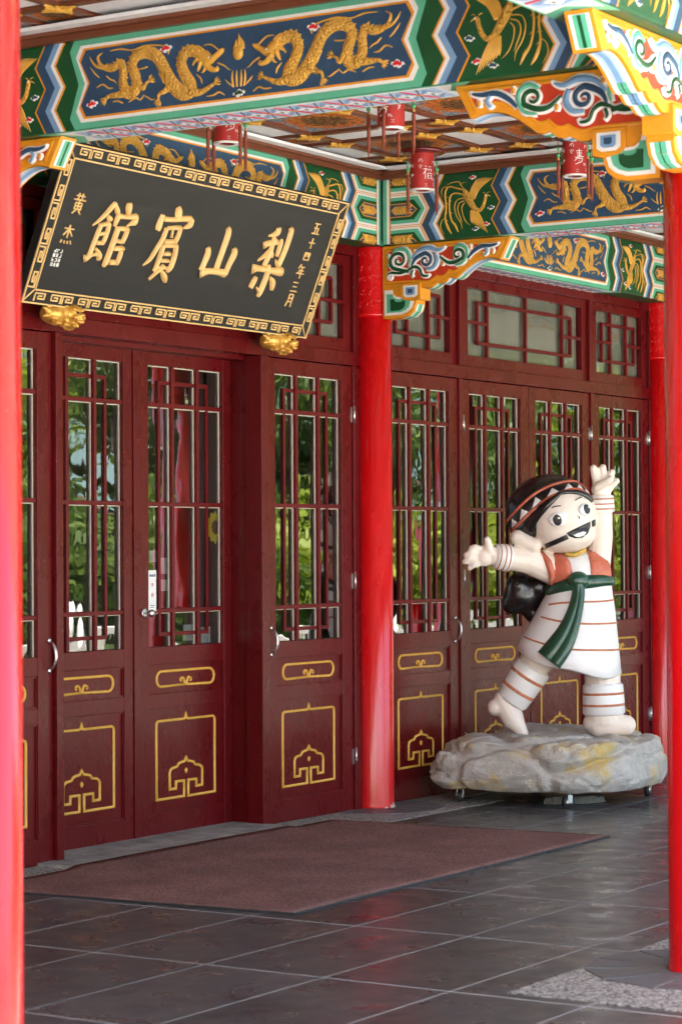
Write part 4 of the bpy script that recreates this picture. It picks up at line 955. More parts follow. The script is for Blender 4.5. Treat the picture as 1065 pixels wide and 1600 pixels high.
GLY['guan'] = [[(0.534,0.629,0.0108),(0.514,0.608,0.0129),(0.477,0.561,0.0097),(0.438,0.518,0.0065),(0.398,0.483,0.0022)],[(0.515,0.631,0.0075),(0.551,0.604,0.0118),(0.571,0.584,0.0129),(0.568,0.568,0.0075)],[(0.502,0.552,0.0075),(0.522,0.539,0.014),(0.529,0.531,0.0108)],[(0.465,0.498,0.0097),(0.458,0.455,0.0108),(0.451,0.4,0.0108),(0.445,0.338,0.0108),(0.439,0.314,0.0097)],[(0.448,0.492,0.0075),(0.493,0.501,0.0097),(0.53,0.51,0.0118)],[(0.53,0.51,0.0108),(0.534,0.464,0.0097),(0.53,0.421,0.0097),(0.522,0.389,0.0086)],[(0.469,0.439,0.0075),(0.526,0.455,0.0075)],[(0.468,0.391,0.0097),(0.524,0.397,0.0097)],[(0.408,0.292,0.0183),(0.436,0.306,0.0108),(0.465,0.321,0.0075),(0.514,0.33,0.0086)],[(0.481,0.361,0.0054),(0.512,0.338,0.0129),(0.53,0.316,0.0151),(0.523,0.296,0.0043)],[(0.648,0.647,0.0129),(0.657,0.621,0.0183),(0.664,0.595,0.014),(0.659,0.579,0.0075)],[(0.588,0.578,0.0086),(0.586,0.551,0.0118),(0.582,0.5,0.0065)],[(0.589,0.563,0.0129),(0.666,0.564,0.0108),(0.745,0.577,0.0151)],[(0.743,0.581,0.0097),(0.742,0.546,0.0172),(0.718,0.531,0.0086),(0.689,0.512,0.0022)],[(0.617,0.504,0.014),(0.612,0.449,0.0129),(0.607,0.371,0.0129),(0.597,0.292,0.0129),(0.589,0.264,0.0065)],[(0.616,0.492,0.0086),(0.698,0.498,0.0129)],[(0.702,0.502,0.0097),(0.7,0.467,0.0108),(0.689,0.415,0.0097)],[(0.619,0.423,0.0097),(0.693,0.419,0.0086)],[(0.63,0.373,0.0097),(0.709,0.386,0.0129)],[(0.703,0.385,0.0086),(0.705,0.342,0.0108),(0.699,0.291,0.0097)],[(0.631,0.295,0.0129),(0.696,0.298,0.0118)]]
GLY['bin'] = [[(1.094,0.675,0.0129),(1.112,0.649,0.0237),(1.125,0.619,0.0194),(1.128,0.607,0.0108)],[(0.976,0.617,0.0108),(0.972,0.581,0.0161),(0.972,0.537,0.0183),(0.97,0.521,0.0097)],[(0.998,0.592,0.0129),(1.084,0.598,0.0118),(1.167,0.612,0.014),(1.246,0.621,0.0151)],[(1.252,0.622,0.0118),(1.251,0.585,0.0161),(1.2,0.559,0.0032)],[(1.046,0.546,0.0108),(1.04,0.481,0.0118),(1.01,0.414,0.0108),(0.98,0.347,0.0086),(0.939,0.307,0.0022)],[(1.054,0.543,0.0086),(1.173,0.56,0.0118)],[(1.173,0.56,0.0097),(1.172,0.512,0.0108),(1.162,0.467,0.0097)],[(1.067,0.464,0.0108),(1.158,0.474,0.0108)],[(1.11,0.541,0.0043),(1.117,0.494,0.0065)],[(1.065,0.444,0.0108),(1.063,0.396,0.0108),(1.058,0.315,0.0108),(1.049,0.282,0.0075)],[(1.067,0.44,0.0097),(1.182,0.453,0.0118)],[(1.18,0.456,0.0108),(1.194,0.402,0.0129),(1.192,0.329,0.0129),(1.172,0.29,0.0075)],[(1.091,0.391,0.0086),(1.145,0.398,0.0108)],[(1.085,0.35,0.0086),(1.152,0.357,0.0097)],[(1.125,0.322,0.0118),(1.085,0.286,0.0086),(1.029,0.232,0.0065)],[(1.12,0.293,0.0075),(1.159,0.261,0.0161),(1.182,0.231,0.0086)],[(1.069,0.307,0.0075),(1.167,0.314,0.0086)]]
GLY['shan'] = [[(1.621,0.612,0.0122),(1.642,0.572,0.0183),(1.636,0.449,0.0171),(1.631,0.354,0.0159)],[(1.488,0.475,0.0122),(1.505,0.435,0.0183),(1.496,0.378,0.0159),(1.49,0.331,0.0171)],[(1.492,0.312,0.0245),(1.558,0.333,0.0159),(1.662,0.339,0.0159),(1.733,0.336,0.0208)],[(1.743,0.498,0.0122),(1.761,0.462,0.0196),(1.742,0.394,0.0159),(1.731,0.331,0.0147)]]
GLY['li'] = [[(2.127,0.67,0.0134),(2.131,0.641,0.0183),(2.093,0.62,0.0098),(2.051,0.608,0.0037)],[(2.029,0.543,0.0183),(2.068,0.562,0.0147),(2.155,0.581,0.0159)],[(2.107,0.61,0.0098),(2.114,0.567,0.0122),(2.114,0.49,0.0147),(2.095,0.42,0.0122)],[(2.105,0.523,0.0086),(2.063,0.48,0.0086),(2.019,0.446,0.0037)],[(2.098,0.536,0.0061),(2.133,0.501,0.0159),(2.135,0.482,0.0098)],[(2.192,0.605,0.0061),(2.196,0.566,0.0122),(2.195,0.493,0.0098)],[(2.248,0.684,0.011),(2.266,0.652,0.0159),(2.263,0.535,0.0147),(2.243,0.435,0.0147)],[(2.199,0.469,0.0037),(2.235,0.434,0.0098)],[(1.99,0.39,0.0269),(2.041,0.4,0.0159),(2.172,0.399,0.0147),(2.302,0.402,0.0245)],[(2.144,0.435,0.0086),(2.155,0.368,0.0159),(2.143,0.269,0.0159),(2.131,0.224,0.0061)],[(2.094,0.284,0.0037),(2.135,0.254,0.0086)],[(2.052,0.348,0.0086),(2.039,0.313,0.0147),(2.027,0.273,0.0122)],[(2.202,0.358,0.0061),(2.24,0.327,0.0171),(2.252,0.279,0.0073)]]
def char(name, sts, wk, label):
    b = MB('goldleaf')
    for k, st in enumerate(sts):
        b.ribbon([(x, z, q*wk+.002) for x, z, q in st], .020+.0004*k, 0, 4)
    return tag(b.build('carved_character', pq, (0, -.001, 0)), label)
char('c', GLY['guan'], 1.14, 'gilt character 館'); char('c', GLY['bin'], 1.14, 'gilt character 賓'); char('c', GLY['shan'], 1.18, 'gilt character 山'); char('c', GLY['li'], 1.18, 'gilt character 梨')
SM = {  # small brush characters in a unit box
 '五': [(-.4, .5, .4, .5), (-.05, .5, -.2, -.45), (-.35, .08, .3, .08), (.3, .08, .22, -.45), (-.55, -.45, .55, -.45)],
 '十': [(-.5, .05, .5, .05), (0, .55, 0, -.55)],
 '四': [(-.45, .35, -.45, -.4), (-.45, .35, .45, .35), (.45, .35, .45, -.4), (-.45, -.4, .45, -.4), (-.15, .35, -.2, -.1), (.15, .35, .18, -.08)],
 '年': [(-.2, .6, -.45, .2), (-.3, .38, .4, .38), (-.25, .05, .38, .05), (-.25, .05, -.25, -.22), (-.55, -.22, .55, -.22), (.08, .38, .08, -.65)],
 '三': [(-.35, .42, .35, .42), (-.28, .02, .28, .02), (-.5, -.42, .5, -.42)],
 '月': [(-.25, .55, -.25, 0), (-.25, 0, -.45, -.55), (-.25, .55, .32, .55), (.32, .55, .32, -.55), (-.25, .2, .32, .2), (-.25, -.1, .32, -.1)],
 '黃': [(-.4, .5, .4, .5), (-.18, .68, -.18, .3), (.18, .68, .18, .3), (-.55, .25, .55, .25), (-.3, .05, -.3, -.35), (-.3, .05, .3, .05), (.3, .05, .3, -.35), (-.3, -.15, .3, -.15), (-.3, -.35, .3, -.35), (0, .25, 0, -.35), (-.15, -.42, -.4, -.65), (.15, -.42, .4, -.65)],
 '杰': [(-.45, .4, .45, .4), (0, .65, 0, -.2), (-.05, .35, -.42, -.05), (.05, .35, .42, -.05), (-.42, -.35, -.5, -.55), (-.15, -.38, -.12, -.55), (.15, -.38, .2, -.55), (.4, -.35, .52, -.55)]}
for ch, x, z, s_ in (('五', 2.531, .706, .068), ('十', 2.529, .612, .062), ('四', 2.520, .527, .060), ('年', 2.507, .427, .072), ('三', 2.494, .322, .068), ('月', 2.488, .232, .072), ('黃', .232, .588, .088), ('杰', .217, .409, .088)):
    b = MB('goldleaf')
    for k, (x0, z0, x1, z1) in enumerate(SM[ch]): b.ribbon([(x+x0*s_, z+z0*s_, .0052), (x+(x0+x1)/2*s_, z+(z0+z1)/2*s_, .0044), (x+x1*s_, z+z1*s_, .0050)], .009+.0003*k, 0, 1)
    b.build('small_character', pq)
b = MB('white'); rnd = random.Random(3)
for i in range(3):
    for j in range(4):
        x, z = .148+i*.026, .225+j*.026
        for k in range(3):
            if rnd.random() < .75: b.box(x+.001, x+.017, -.002-.0001*k, .001, z+k*.0075, z+k*.0075+.0042)
        b.box(x+(.0 if rnd.random() < .5 else .013), x+(.004 if rnd.random() < .5 else .0175), -.0026, .001, z, z+.020)
b.build('white_seal_mark', pq)
# ------------------------------------------------------------------ gilded lions carrying the plaque
def make_lion():
    t = empty('gilded_lion'); b = MB('lion')
    # crouching lion: rump left, head right, looking out towards the visitor
    b.ball((-.075, -.030, .020), (.070, .070, .060)); b.ball((-.02, -.035, .030), (.07, .065, .055)); b.ball((.045, -.075, .022), (.056, .056, .058))
    b.ball((.050, -.122, .004), (.036, .030, .026)); b.ball((.050, -.128, -.024), (.028, .024, .013)); b.ball((.050, -.152, .012), (.014, .010, .009))
    for sg in (-1, 1):
        b.ball((.050+sg*.028, -.118, .042), (.022, .016, .010), rot=Matrix.Rotation(R(-20*sg), 3, 'Y')); b.ball((.050+sg*.036, -.122, .000), (.014, .014, .014)); b.ball((.050+sg*.058, -.075, .062), (.018, .014, .022))
    rnd = random.Random(4)
    for ring, (rad, n, y, rs) in enumerate(((.062, 13, -.070, .0155), (.080, 15, -.045, .0165))):
        for k in range(n):
            a = 2*math.pi*(k+.5*ring)/n; b.ball((.047+rad*math.cos(a), y, .022+rad*.95*math.sin(a)), rs, 8, 6)
    for k in range(7):
        a = R(-75+k*25); d = Vector((math.cos(a), .1, math.sin(a))); p = Vector((.075, -.040, .020)); up = Vector((0, 0, .016))
        b.tube([p+d*.02, p+d*.060+up*.3, p+d*.095+up, p+d*.118+up*1.8], [.019, .017, .011, .002], 8)
    for k in range(4):
        a = R(110+k*28); d = Vector((math.cos(a), -.1, math.sin(a))); p = Vector((-.085, -.045, .020)); b.tube([p+d*.03, p+d*.075, p+d*.105], [.020, .014, .003], 8)
    for x, z in ((-.110, -.036), (-.045, -.040), (.035, -.044)):
        b.ball((x, -.080, z), (.026, .030, .018), 10, 7)
        for k in (-1, 0, 1): b.ball((x+k*.016, -.106, z-.004), (.009, .012, .010), 8, 6)
    o = b.build('carved_figure', t); m = o.modifiers.new('r', 'REMESH'); m.mode = 'VOXEL'; m.voxel_size = .0046; m.use_smooth_shade = True
    s_ = o.modifiers.new('s', 'SMOOTH'); s_.iterations = 1; s_.factor = .4
    b = MB('sblack')
    for x in (.026, .074): b.ball((x, -.132, .026), (.008, .006, .008), 8, 6)
    b.build('eyes', t); return t
l0 = make_lion(); l0.location = (10.36, 8.50, 3.055); tag(l0, 'gilded carved lion under the left end of the plaque', 'lion carving', 'gilded plaque lions')
l1 = copy_tree(l0); l1.location = (12.50, 8.50, 3.055); tag(l1, 'gilded carved lion under the right end of the plaque', 'lion carving')

# ------------------------------------------------------------------ paper lanterns
def wrapglyph(b, segs, r, a0, z0, s_, wd):
    for x0, z0_, x1, z1_ in segs:
        P = []
        for k in range(4):
            f = k/3; a = a0+(x0+(x1-x0)*f)*s_/r; P.append(Vector(((r+.0008)*math.cos(a), (r+.0008)*math.sin(a), z0+(z0_+(z1_-z0_)*f)*s_)))
        b.tube(P, wd, 5)
SHOU = [(-.35, .75, .35, .80), (0, 1., 0, .3), (-.3, .5, .35, .52), (-.25, .25, .3, .28), (-.5, .0, .6, .12), (.1, .25, -.55, -.4), (-.1, -.12, .45, -.1), (.45, -.1, .30, -.5), (.30, -.5, -.45, -.8), (-.05, -.3, .05, -.4)]
FU = [(-.35, .8, -.2, .65), (-.55, .4, -.1, .45), (-.1, .45, -.6, -.2), (-.33, .15, -.33, -.8), (.1, .7, .5, .72), (.1, .4, .5, .42), (.1, .4, .1, .15), (.5, .42, .48, .15), (.0, -.1, .0, -.7), (.0, -.1, .55, -.05), (.55, -.05, .5, -.7), (.0, -.4, .5, -.38), (.0, -.7, .5, -.68)]
def make_lantern(gl, front):
    t = empty('paper_lantern'); r = .074
    MB('disc').lathe([(.02, .03), (.135, .028), (.147, .020), (.147, .008), (.130, .0), (.02, .0)], 32).build('top_disc', t)
    MB('disc').tube([(0, 0, .02), (0, 0, .12)], .012, 8).build('hanging_rod', t)
    b = MB('lantern'); b.lathe([(r, -.225), (r, 0)], 32, caps=False); b.build('paper_shade', t)
    MB('paper').lathe([(r-.030, -.230), (r-.004, -.234), (r+.002, -.232), (r+.002, -.222), (r-.004, -.220)], 32, caps=False).build('bottom_ring', t)
    b = MB('white'); wrapglyph(b, gl, r, front, -.125, .052, .0030)
    rnd = random.Random(5)
    for da, z in ((-.62, -.05), (-.62, -.09), (.55, -.16), (1.3, -.07), (1.3, -.12), (-1.5, -.08), (-1.5, -.14), (.6, -.06)):
        wrapglyph(b, [(rnd.uniform(-1, 1), rnd.uniform(-1, 1), rnd.uniform(-1, 1), rnd.uniform(-1, 1)) for _ in range(5)], r, front+da, z, .014, .0014)
    for da, z in ((.75, -.195), (-.15, -.205)):
        for k in range(3):
            for j in range(3):
                if (k+j) % 2 == 0 or k == 1: wrapglyph(b, [(-.3, 0, .3, 0), (0, -.3, 0, .3)], r, front+da+(k-1)*.09, z+(j-1)*.007, .0045, .0016)
    tag(b.build('white_calligraphy', t), kind='stuff')
    for k in range(4):
        a = front+R(18+k*90); x, y = .128*math.cos(a), .128*math.sin(a)
        s_ = MB('cord'); s_.tube([(x, y, .005), (x, y, -.105)], .0016, 5); n = 7
        s_.tube([(x, y, -.142), (x, y, -.18), (x, y, -.26), (x, y, -.335)], [.0085, .011, .010, .0075], 9)
        for q in range(7):
            aa = q*.9; s_.tube([(x+.007*math.cos(aa), y+.007*math.sin(aa), -.15), (x+.0085*math.cos(aa), y+.0085*math.sin(aa), -.30), (x+.006*math.cos(aa+.4), y+.006*math.sin(aa+.4), -.35-.012*(q % 3))], .0022, 4)
        ts = s_.build('tassel', t)
        j = MB('jade'); j.ball((x, y, -.112), .0125, 10, 8)
        for q in range(3): j.tube([(x-.012+q*.012, y, -.062-.006*(q % 2)), (x+.006-q*.006, y+.003, -.098)], .0035, 5)
        j.build('jade_bead', ts)
        MB('tangold').tube([(x, y, -.124), (x, y, -.146)], [.0065, .0085], 8).build('tassel_cap', ts)
    return t
FA = YAW+math.pi+.25
ln1 = make_lantern(SHOU, FA); ln2 = make_lantern(FU, FA+.15)
GLN = 'red paper lanterns'
def put_l(o, x, y, z, rz, label): o.location = (x, y, z); o.rotation_euler = (0, 0, rz); tag(o, label, 'lantern', GLN)
put_l(ln1, 10.88, 7.70, 4.255, .1, 'red paper lantern nearest the plaque, half hidden by the near beam')
put_l(ln2, 12.95, 7.66, 4.245, .05, 'red paper lantern with full dark disc above the middle column')
put_l(copy_tree(ln1), 11.00, 6.70, 4.255, -.9, 'red paper lantern hanging behind the right part of the near beam')
put_l(copy_tree(ln1), 12.98, 6.60, 4.245, .0, 'red paper lantern hanging above the right-hand bracket foot')
# ------------------------------------------------------------------ girl statue on its wheeled rock
K = .0045                                  # modelling unit of the traced sketch, metres
st_ = empty('girl_statue', (14.95, 7.80, 0), YAW-math.pi/2, 'cartoon girl statue in striped white dress on a wheeled grey rock', 'statue')
def q(px, py, d=0.): return ((px-862)*K, d, 1.77-(py-853)*K)
def q2(px, py): return ((px-862)*K, 1.77-(py-853)*K)
def A(x, y): return (690+x/2.84, 700+y/2.84)         # sketch sheet A
def Bq(x, y): return (640+x/2.506, 980+y/2.506)      # sheet B
b = MB('cream')
HC = q(876, 806, -.04); b.ball(HC, (.243, .235, .250), 28, 20); b.ball(q(880, 835, -.06), (.215, .20, .135), 24, 14)
b.capsule(q(807, 840, -.09), q(832, 853, -.12), .058, .050); b.capsule(q(893, 868, .03), q(897, 900, .05), .09, .11)
# arm stretched to the side
b.capsule(q(868, 893, .0), q(826, 876, -.06), .108, .098); b.capsule(q(826, 876, -.06), q(772, 869, -.13), .098, .072)
b.ball(q(754, 870, -.15), (.068, .05, .066))
for p0, p1, p2, r_ in (((749, 857), (739, 854), (732, 856), .020), ((746, 864), (733, 862), (725, 866), .0215), ((746, 871), (732, 872), (723, 877), .022), ((748, 879), (738, 882), (730, 887), .021)):
    b.capsule(q(*p0, -.155), q(*p1, -.175), r_*1.08, r_*1.05); b.capsule(q(*p1, -.175), q(*p2, -.165), r_*1.05, r_*.92)
b.capsule(q(762, 860, -.17), q(758, 843, -.185), .034, .026)
# raised arm
b.capsule(q(934, 890, .06), q(940, 840, .05), .088, .080); b.capsule(q(940, 840, .05), q(941, 780, .03), .080, .070)
b.ball(q(940, 765, .02), (.075, .052, .062))
for p0, p1, r0_, r1_, d in (((932, 757), (927, 732), .030, .028, .02), ((942, 752), (942, 731), .029, .027, .03), ((950, 750), (956, 739), .028, .026, .02), ((951, 764), (963, 752), .030, .023, .01)):
    b.capsule(q(*p0, d), q(*p1, d-.015), r0_, r1_)
b.capsule(q(933, 762, -.035), q(950, 751, -.075), .036, .031)
# legs and feet
b.capsule(q(850, 1010, .05), q(802, 1092, .10), .125, .100); b.capsule(q(788, 1098, .10), q(800, 1124, .06), .092, .078); b.capsule(q(800, 1124, .06), q(815, 1146, .03), .074, .038); b.ball(q(773, 1106, .10), (.062, .075, .062))
b.capsule(q(938, 1030, .0), q(940, 1120, .0), .128, .122); b.capsule(q(934, 1131, .0), q(974, 1133, -.03), .098, .072); b.ball(q(930, 1130, .02), (.10, .10, .085))
body = b.build('body', st_); m = body.modifiers.new('r', 'REMESH'); m.mode = 'VOXEL'; m.voxel_size = .009; m.use_smooth_shade = True
s_ = body.modifiers.new('s', 'SMOOTH'); s_.iterations = 5; s_.factor = .5
def bvh_of(mb): return BVHTree.FromPolygons([Vector(v) for v in mb.v], [list(f) for f in mb.f])
def hit(tree, x, z, off, back=.0):
    h = tree.ray_cast(Vector((x, -3, z)), Vector((0, 1, 0)))
    if h[0] is None: 
        n_ = tree.find_nearest(Vector((x, back, z))); p, nn = n_[0], n_[1]
    else: p, nn = h[0], h[1]
    if nn.y > 0: nn = -nn
    return p+nn*off
def patch(b, tree, poly, off, rings=5, sub=3):
    """fill a star-shaped outline and drape it over a surface"""
    P = []
    for (x0, y0), (x1, y1) in zip(poly, poly[1:]+poly[:1]):
        for k in range(sub): P.append((x0+(x1-x0)*k/sub, y0+(y1-y0)*k/sub))
    cx = sum(p[0] for p in P)/len(P); cz = sum(p[1] for p in P)/len(P); n = len(P); b.smooth = True
    c = b.vv(*hit(tree, cx, cz, off)); prev = None
    for r_ in range(1, rings+1):
        f = r_/rings; row = [b.vv(*hit(tree, cx+(x-cx)*f, cz+(z-cz)*f, off*(1 if r_ < rings else .25))) for x, z in P]
        for k in range(n):
            if prev is None: b.ff((c, row[k], row[(k+1) % n]))
            else: b.ff((prev[k], row[k], row[(k+1) % n], prev[(k+1) % n]))
        prev = row
    return b
def strip(b, tree, up, dn, off, n=6):
    u, d = catmull(up, n), catmull(dn, n); b.smooth = True; rows = []
    for (x0, z0), (x1, z1) in zip(u, d): rows.append([b.vv(*hit(tree, x0+(x1-x0)*f, z0+(z1-z0)*f, off*g_)) for f, g_ in ((0, .2), (.12, 1), (.5, 1), (.88, 1), (1, .2))])
    for r1, r2 in zip(rows, rows[1:]):
        for k in range(4): b.ff((r1[k], r1[k+1], r2[k+1], r2[k]))
    return b
head = MB('cream'); head.ball(HC, (.243, .235, .250), 40, 30); head.ball(q(880, 835, -.06), (.215, .20, .135), 32, 20); HT = bvh_of(head)
def PA(lst): return [q2(*A(x, y)) for x, y in lst]
# hair: cap, fringe, ear-side lock and the knot behind the shoulder
hb = MB('hair'); hb.ball(q(855, 797, .06), (.300, .270, .252), 36, 24, Matrix.Rotation(R(-16), 3, 'Y')); HTree = bvh_of(hb)
hair = hb.build('hair_cap', st_)
MB2 = MB('hair'); MB2.ball(q(855, 797, .06), (.300, .270, .252), 36, 24, Matrix.Rotation(R(-16), 3, 'Y')); MB2.ball(HC, (.246, .238, .253), 36, 24)
b = MB('hair')
b.smooth = True; FT = bvh_of(MB2)
strip(b, FT, PA([(318, 362), (345, 330), (400, 276), (455, 233), (512, 206)]), PA([(352, 392), (388, 408), (412, 336), (452, 280), (514, 214)]), .020, 6)
strip(b, FT, PA([(500, 206), (540, 196), (590, 194), (630, 206), (655, 226)]), PA([(502, 216), (540, 209), (585, 212), (622, 224), (652, 246)]), .018, 6)
b.build('fringe', st_, recalc=False)
b = MB('hair'); b.ball(q(*A(372, 655), .20), (.150, .12, .140), 24, 16); b.ball(q(*A(350, 615), .18), (.10, .1, .10)); b.ball(q(*A(410, 735), .20), (.07, .08, .075)); b.ball(q(*A(320, 690), .2), (.085, .08, .085)); b.ball(q(*A(440, 620), .15), (.10, .08, .09))
kn = b.build('hair_knot', st_); m = kn.modifiers.new('r', 'REMESH'); m.mode = 'VOXEL'; m.voxel_size = .014; m.use_smooth_shade = True; s_ = kn.modifiers.new('s', 'SMOOTH'); s_.iterations = 5
# headband draped round the cap
both = MB('hair'); both.ball(q(855, 797, .06), (.300, .270, .252), 36, 24, Matrix.Rotation(R(-16), 3, 'Y')); both.ball(HC, (.246, .238, .253), 36, 24); CT = bvh_of(both)
up = [(284, 332), (318, 287), (378, 227), (450, 182), (530, 157), (590, 154), (630, 185)]; dn = [(305, 372), (340, 333), (400, 275), (460, 230), (540, 196), (600, 192), (650, 222)]
hbnd = strip(MB('sblack'), CT, PA(up), PA(dn), .008).build('headband', st_, recalc=False)
def lerp(a, c, f): return [(x0+(x1-x0)*f, y0+(y1-y0)*f) for (x0, y0), (x1, y1) in zip(a, c)]
strip(MB('coral'), CT, PA(lerp(up, dn, -.10)), PA(lerp(up, dn, .12)), .014).build('headband_edge', hbnd, recalc=False)
strip(MB('coral'), CT, PA(lerp(up, dn, .84)), PA(lerp(up, dn, 1.16)), .014).build('headband_edge', hbnd, recalc=False)
cu, cdn = catmull(up, 8), catmull(dn, 8); nT = 7
tri_spots = [(.05, .16), (.17, .29), (.31, .45), (.48, .61), (.64, .76), (.79, .89), (.90, .99)]
for f0, f1 in tri_spots:
    def at(f, v):
        i = f*(len(cu)-1); k = min(int(i), len(cu)-2); t = i-k
        ux, uy = cu[k][0]+(cu[k+1][0]-cu[k][0])*t, cu[k][1]+(cu[k+1][1]-cu[k][1])*t; dx, dy = cdn[k][0]+(cdn[k+1][0]-cdn[k][0])*t, cdn[k][1]+(cdn[k+1][1]-cdn[k][1])*t
        return (ux+(dx-ux)*v, uy+(dy-uy)*v)
    patch(MB('white'), CT, PA([at(f0, .84), at((f0+f1)/2, .86), at(f1, .84), at((f0+f1)/2+.012, .14)]), .012, 3, 3).build('white_triangle', hbnd, recalc=False)
# face
def oval(cx, cy, rx, ry, rot=0, n=20):
    c_, s2 = math.cos(rot), math.sin(rot); return [(cx+rx*math.cos(a)*c_-ry*math.sin(a)*s2, cy+rx*math.cos(a)*s2+ry*math.sin(a)*c_) for a in [2*math.pi*k/n for k in range(n)]]
for ex, ey, rx, ry, px_, py_, prx, pry in ((500, 318, 42, 31, 497, 321, 20, 27), (617, 276, 28, 26, 620, 276, 15, 24)):
    e = patch(MB('eyewhite'), HT, PA(oval(ex, ey, rx, ry, R(-14))), .018, 6, 1).build('eye', st_, recalc=False)
    patch(MB('sblack'), HT, PA(oval(px_, py_, prx, pry, R(-14))), .0235, 5, 1).build('pupil', e, recalc=False)
    patch(MB('white'), HT, PA(oval(px_+6, py_-8, prx*.32, pry*.22, R(-14), 10)), .0265, 3, 1).build('highlight', e, recalc=False)
def brush(name, pts, wd, off, par=st_, m='sblack'):
    up_ = []; dn_ = []
    for i, (x, y) in enumerate(pts):
        a, c = pts[max(0, i-1)], pts[min(len(pts)-1, i+1)]; l = math.hypot(c[0]-a[0], c[1]-a[1]) or 1; nx, ny = -(c[1]-a[1])/l, (c[0]-a[0])/l; k = wd[i] if hasattr(wd, '__len__') else wd
        up_.append((x+nx*k, y+ny*k)); dn_.append((x-nx*k, y-ny*k))
    return strip(MB(m), HT, PA(up_), PA(dn_), off, 4).build(name, par, recalc=False)
brush('eyebrow', [(472, 268), (490, 262), (512, 260)], 2.2, .006); brush('eyebrow', [(574, 238), (590, 228), (606, 222)], 2.2, .006)
brush('nose', [(582, 306), (592, 306), (590, 318)], 1.6, .006)
mo = patch(MB('sblack'), HT, PA([(535, 380), (570, 362), (612, 342), (644, 328), (646, 350), (632, 382), (606, 400), (572, 402), (548, 394)]), .008, 5, 3).build('mouth', st_, recalc=False)
patch(MB('white'), HT, PA([(556, 388), (585, 378), (612, 370), (628, 374), (618, 390), (596, 398), (572, 398)]), .012, 3, 3).build('teeth', mo, recalc=False)
patch(MB('sblack'), HT, PA([(444, 426), (536, 385), (546, 404), (454, 446)]), .007, 4, 5).build('cheek_bar', st_, recalc=False)
patch(MB('sblack'), HT, PA([(650, 326), (670, 318), (674, 348), (655, 352)]), .007, 4, 4).build('cheek_bar', st_, recalc=False)
# dress
db = MB('dress'); db.smooth = True
rings = [(893, 862, 22, .09, 0, 0), (895, 868, 36, .13, 0, 0), (898, 880, 49, .175, 0, 0), (902, 900, 52, .19, -1, 0), (905, 913, 50, .19, -2, 0), (905, 925, 51, .20, 0, 1), (901, 950, 59, .235, 3, 3), (895, 985, 69, .28, 9, 6), (889, 1015, 78, .315, 15, 9), (886, 1033, 83, .335, 19, 12), (886, 1036, 79, .32, 19, 12), (887, 1026, 66, .27, 16, 8)]
NS = 44; rows = []
for cx, cy, hw, hd, tl, fr_ in rings:
    rows.append([db.vv((cx-862+hw*math.cos(a))*K, .04+hd*math.sin(a)*1.0, 1.77-(cy-853+tl*math.cos(a)-fr_*math.sin(a)+(2.2*math.sin(5*a) if cy > 1000 else 0))*K) for a in [2*math.pi*k/NS for k in range(NS)]])
for r1, r2 in zip(rows, rows[1:]):
    for k in range(NS): db.ff((r1[k], r2[k], r2[(k+1) % NS], r1[(k+1) % NS]))
db.ff(rows[0]); DT = bvh_of(db)
dress = db.build('dress', st_)
def stripe(p): 
    up_ = [(x, y-4.2) for x, y in p]; dn_ = [(x, y+4.2) for x, y in p]
    strip(MB('stripe'), DT, PA(up_), PA(dn_), .006, 8).build('stripe', dress, recalc=False)
stripe([(466, 694), (520, 686), (600, 682), (700, 680), (772, 674)]); stripe([(432, 748), (500, 764), (600, 776), (700, 778), (792, 776)]); stripe([(360, 838), (430, 862), (540, 886), (660, 892), (797, 896)])
# vest
patch(MB('coral'), DT, PA([(428, 460), (480, 466), (540, 474), (560, 510), (572, 566), (520, 590), (470, 608), (468, 560), (455, 505)]), .022, 5, 4).build('vest_panel', st_, recalc=False)
patch(MB('coral'), DT, PA([(640, 462), (662, 425), (688, 410), (715, 440), (735, 490), (746, 570), (700, 566), (650, 566), (646, 510)]), .022, 5, 4).build('vest_panel', st_, recalc=False)
b = MB('coral'); b.tube([q(*A(x, y), d) for x, y, d in ((432, 462, -.09), (462, 505, -.13), (480, 560, -.13), (474, 606, -.10))], [.018, .026, .024, .012], 8); b.build('armhole_edge', st_)
b = MB('necklace')
for k in range(10):
    f = k/9; x, y = 545+78*f, 476-14*f+10*math.sin(math.pi*f); p = hit(DT, *q2(*A(x, y)), .012); b.ball(tuple(p+Vector((0, -.03, 0))), (.016, .016, .017), 8, 6)
b.build('bead_necklace', st_)
# sash
sh = strip(MB('sash'), DT, PA([(462, 612), (520, 588), (580, 566), (640, 564), (700, 564), (756, 574)]), PA([(466, 656), (530, 638), (590, 628), (650, 622), (710, 614), (756, 612)]), .026, 6).build('sash', st_, recalc=False)
b = MB('sash'); b.smooth = True
tp = catmull([(590, 585, 26), (592, 640, 28), (575, 720, 34), (545, 800, 44), (505, 870, 54), (455, 935, 58)], 6); rows = []
for i, (x, y, wd) in enumerate(tp):
    a, c = tp[max(0, i-1)], tp[min(len(tp)-1, i+1)]; l = math.hypot(c[0]-a[0], c[1]-a[1]); nx, ny = -(c[1]-a[1])/l, (c[0]-a[0])/l; row = []
    for f in (-1, -.8, -.45, -.1, .0, .1, .45, .8, 1):
        px_, py_ = A(x+nx*wd*f, y+ny*wd*f); p = hit(DT, *q2(px_, py_), 0)
        bulge = .062*(1-f**4)**.5*(1-.35*math.exp(-(f/.12)**2)*(i/len(tp)))
        row.append(b.vv(p.x, min(p.y, .04)-bulge-.004, p.z if i < len(tp)-1 or True else p.z))
    rows.append(row)
for r1, r2 in zip(rows, rows[1:]):
    for k in range(8): b.ff((r1[k], r1[k+1], r2[k+1], r2[k]))
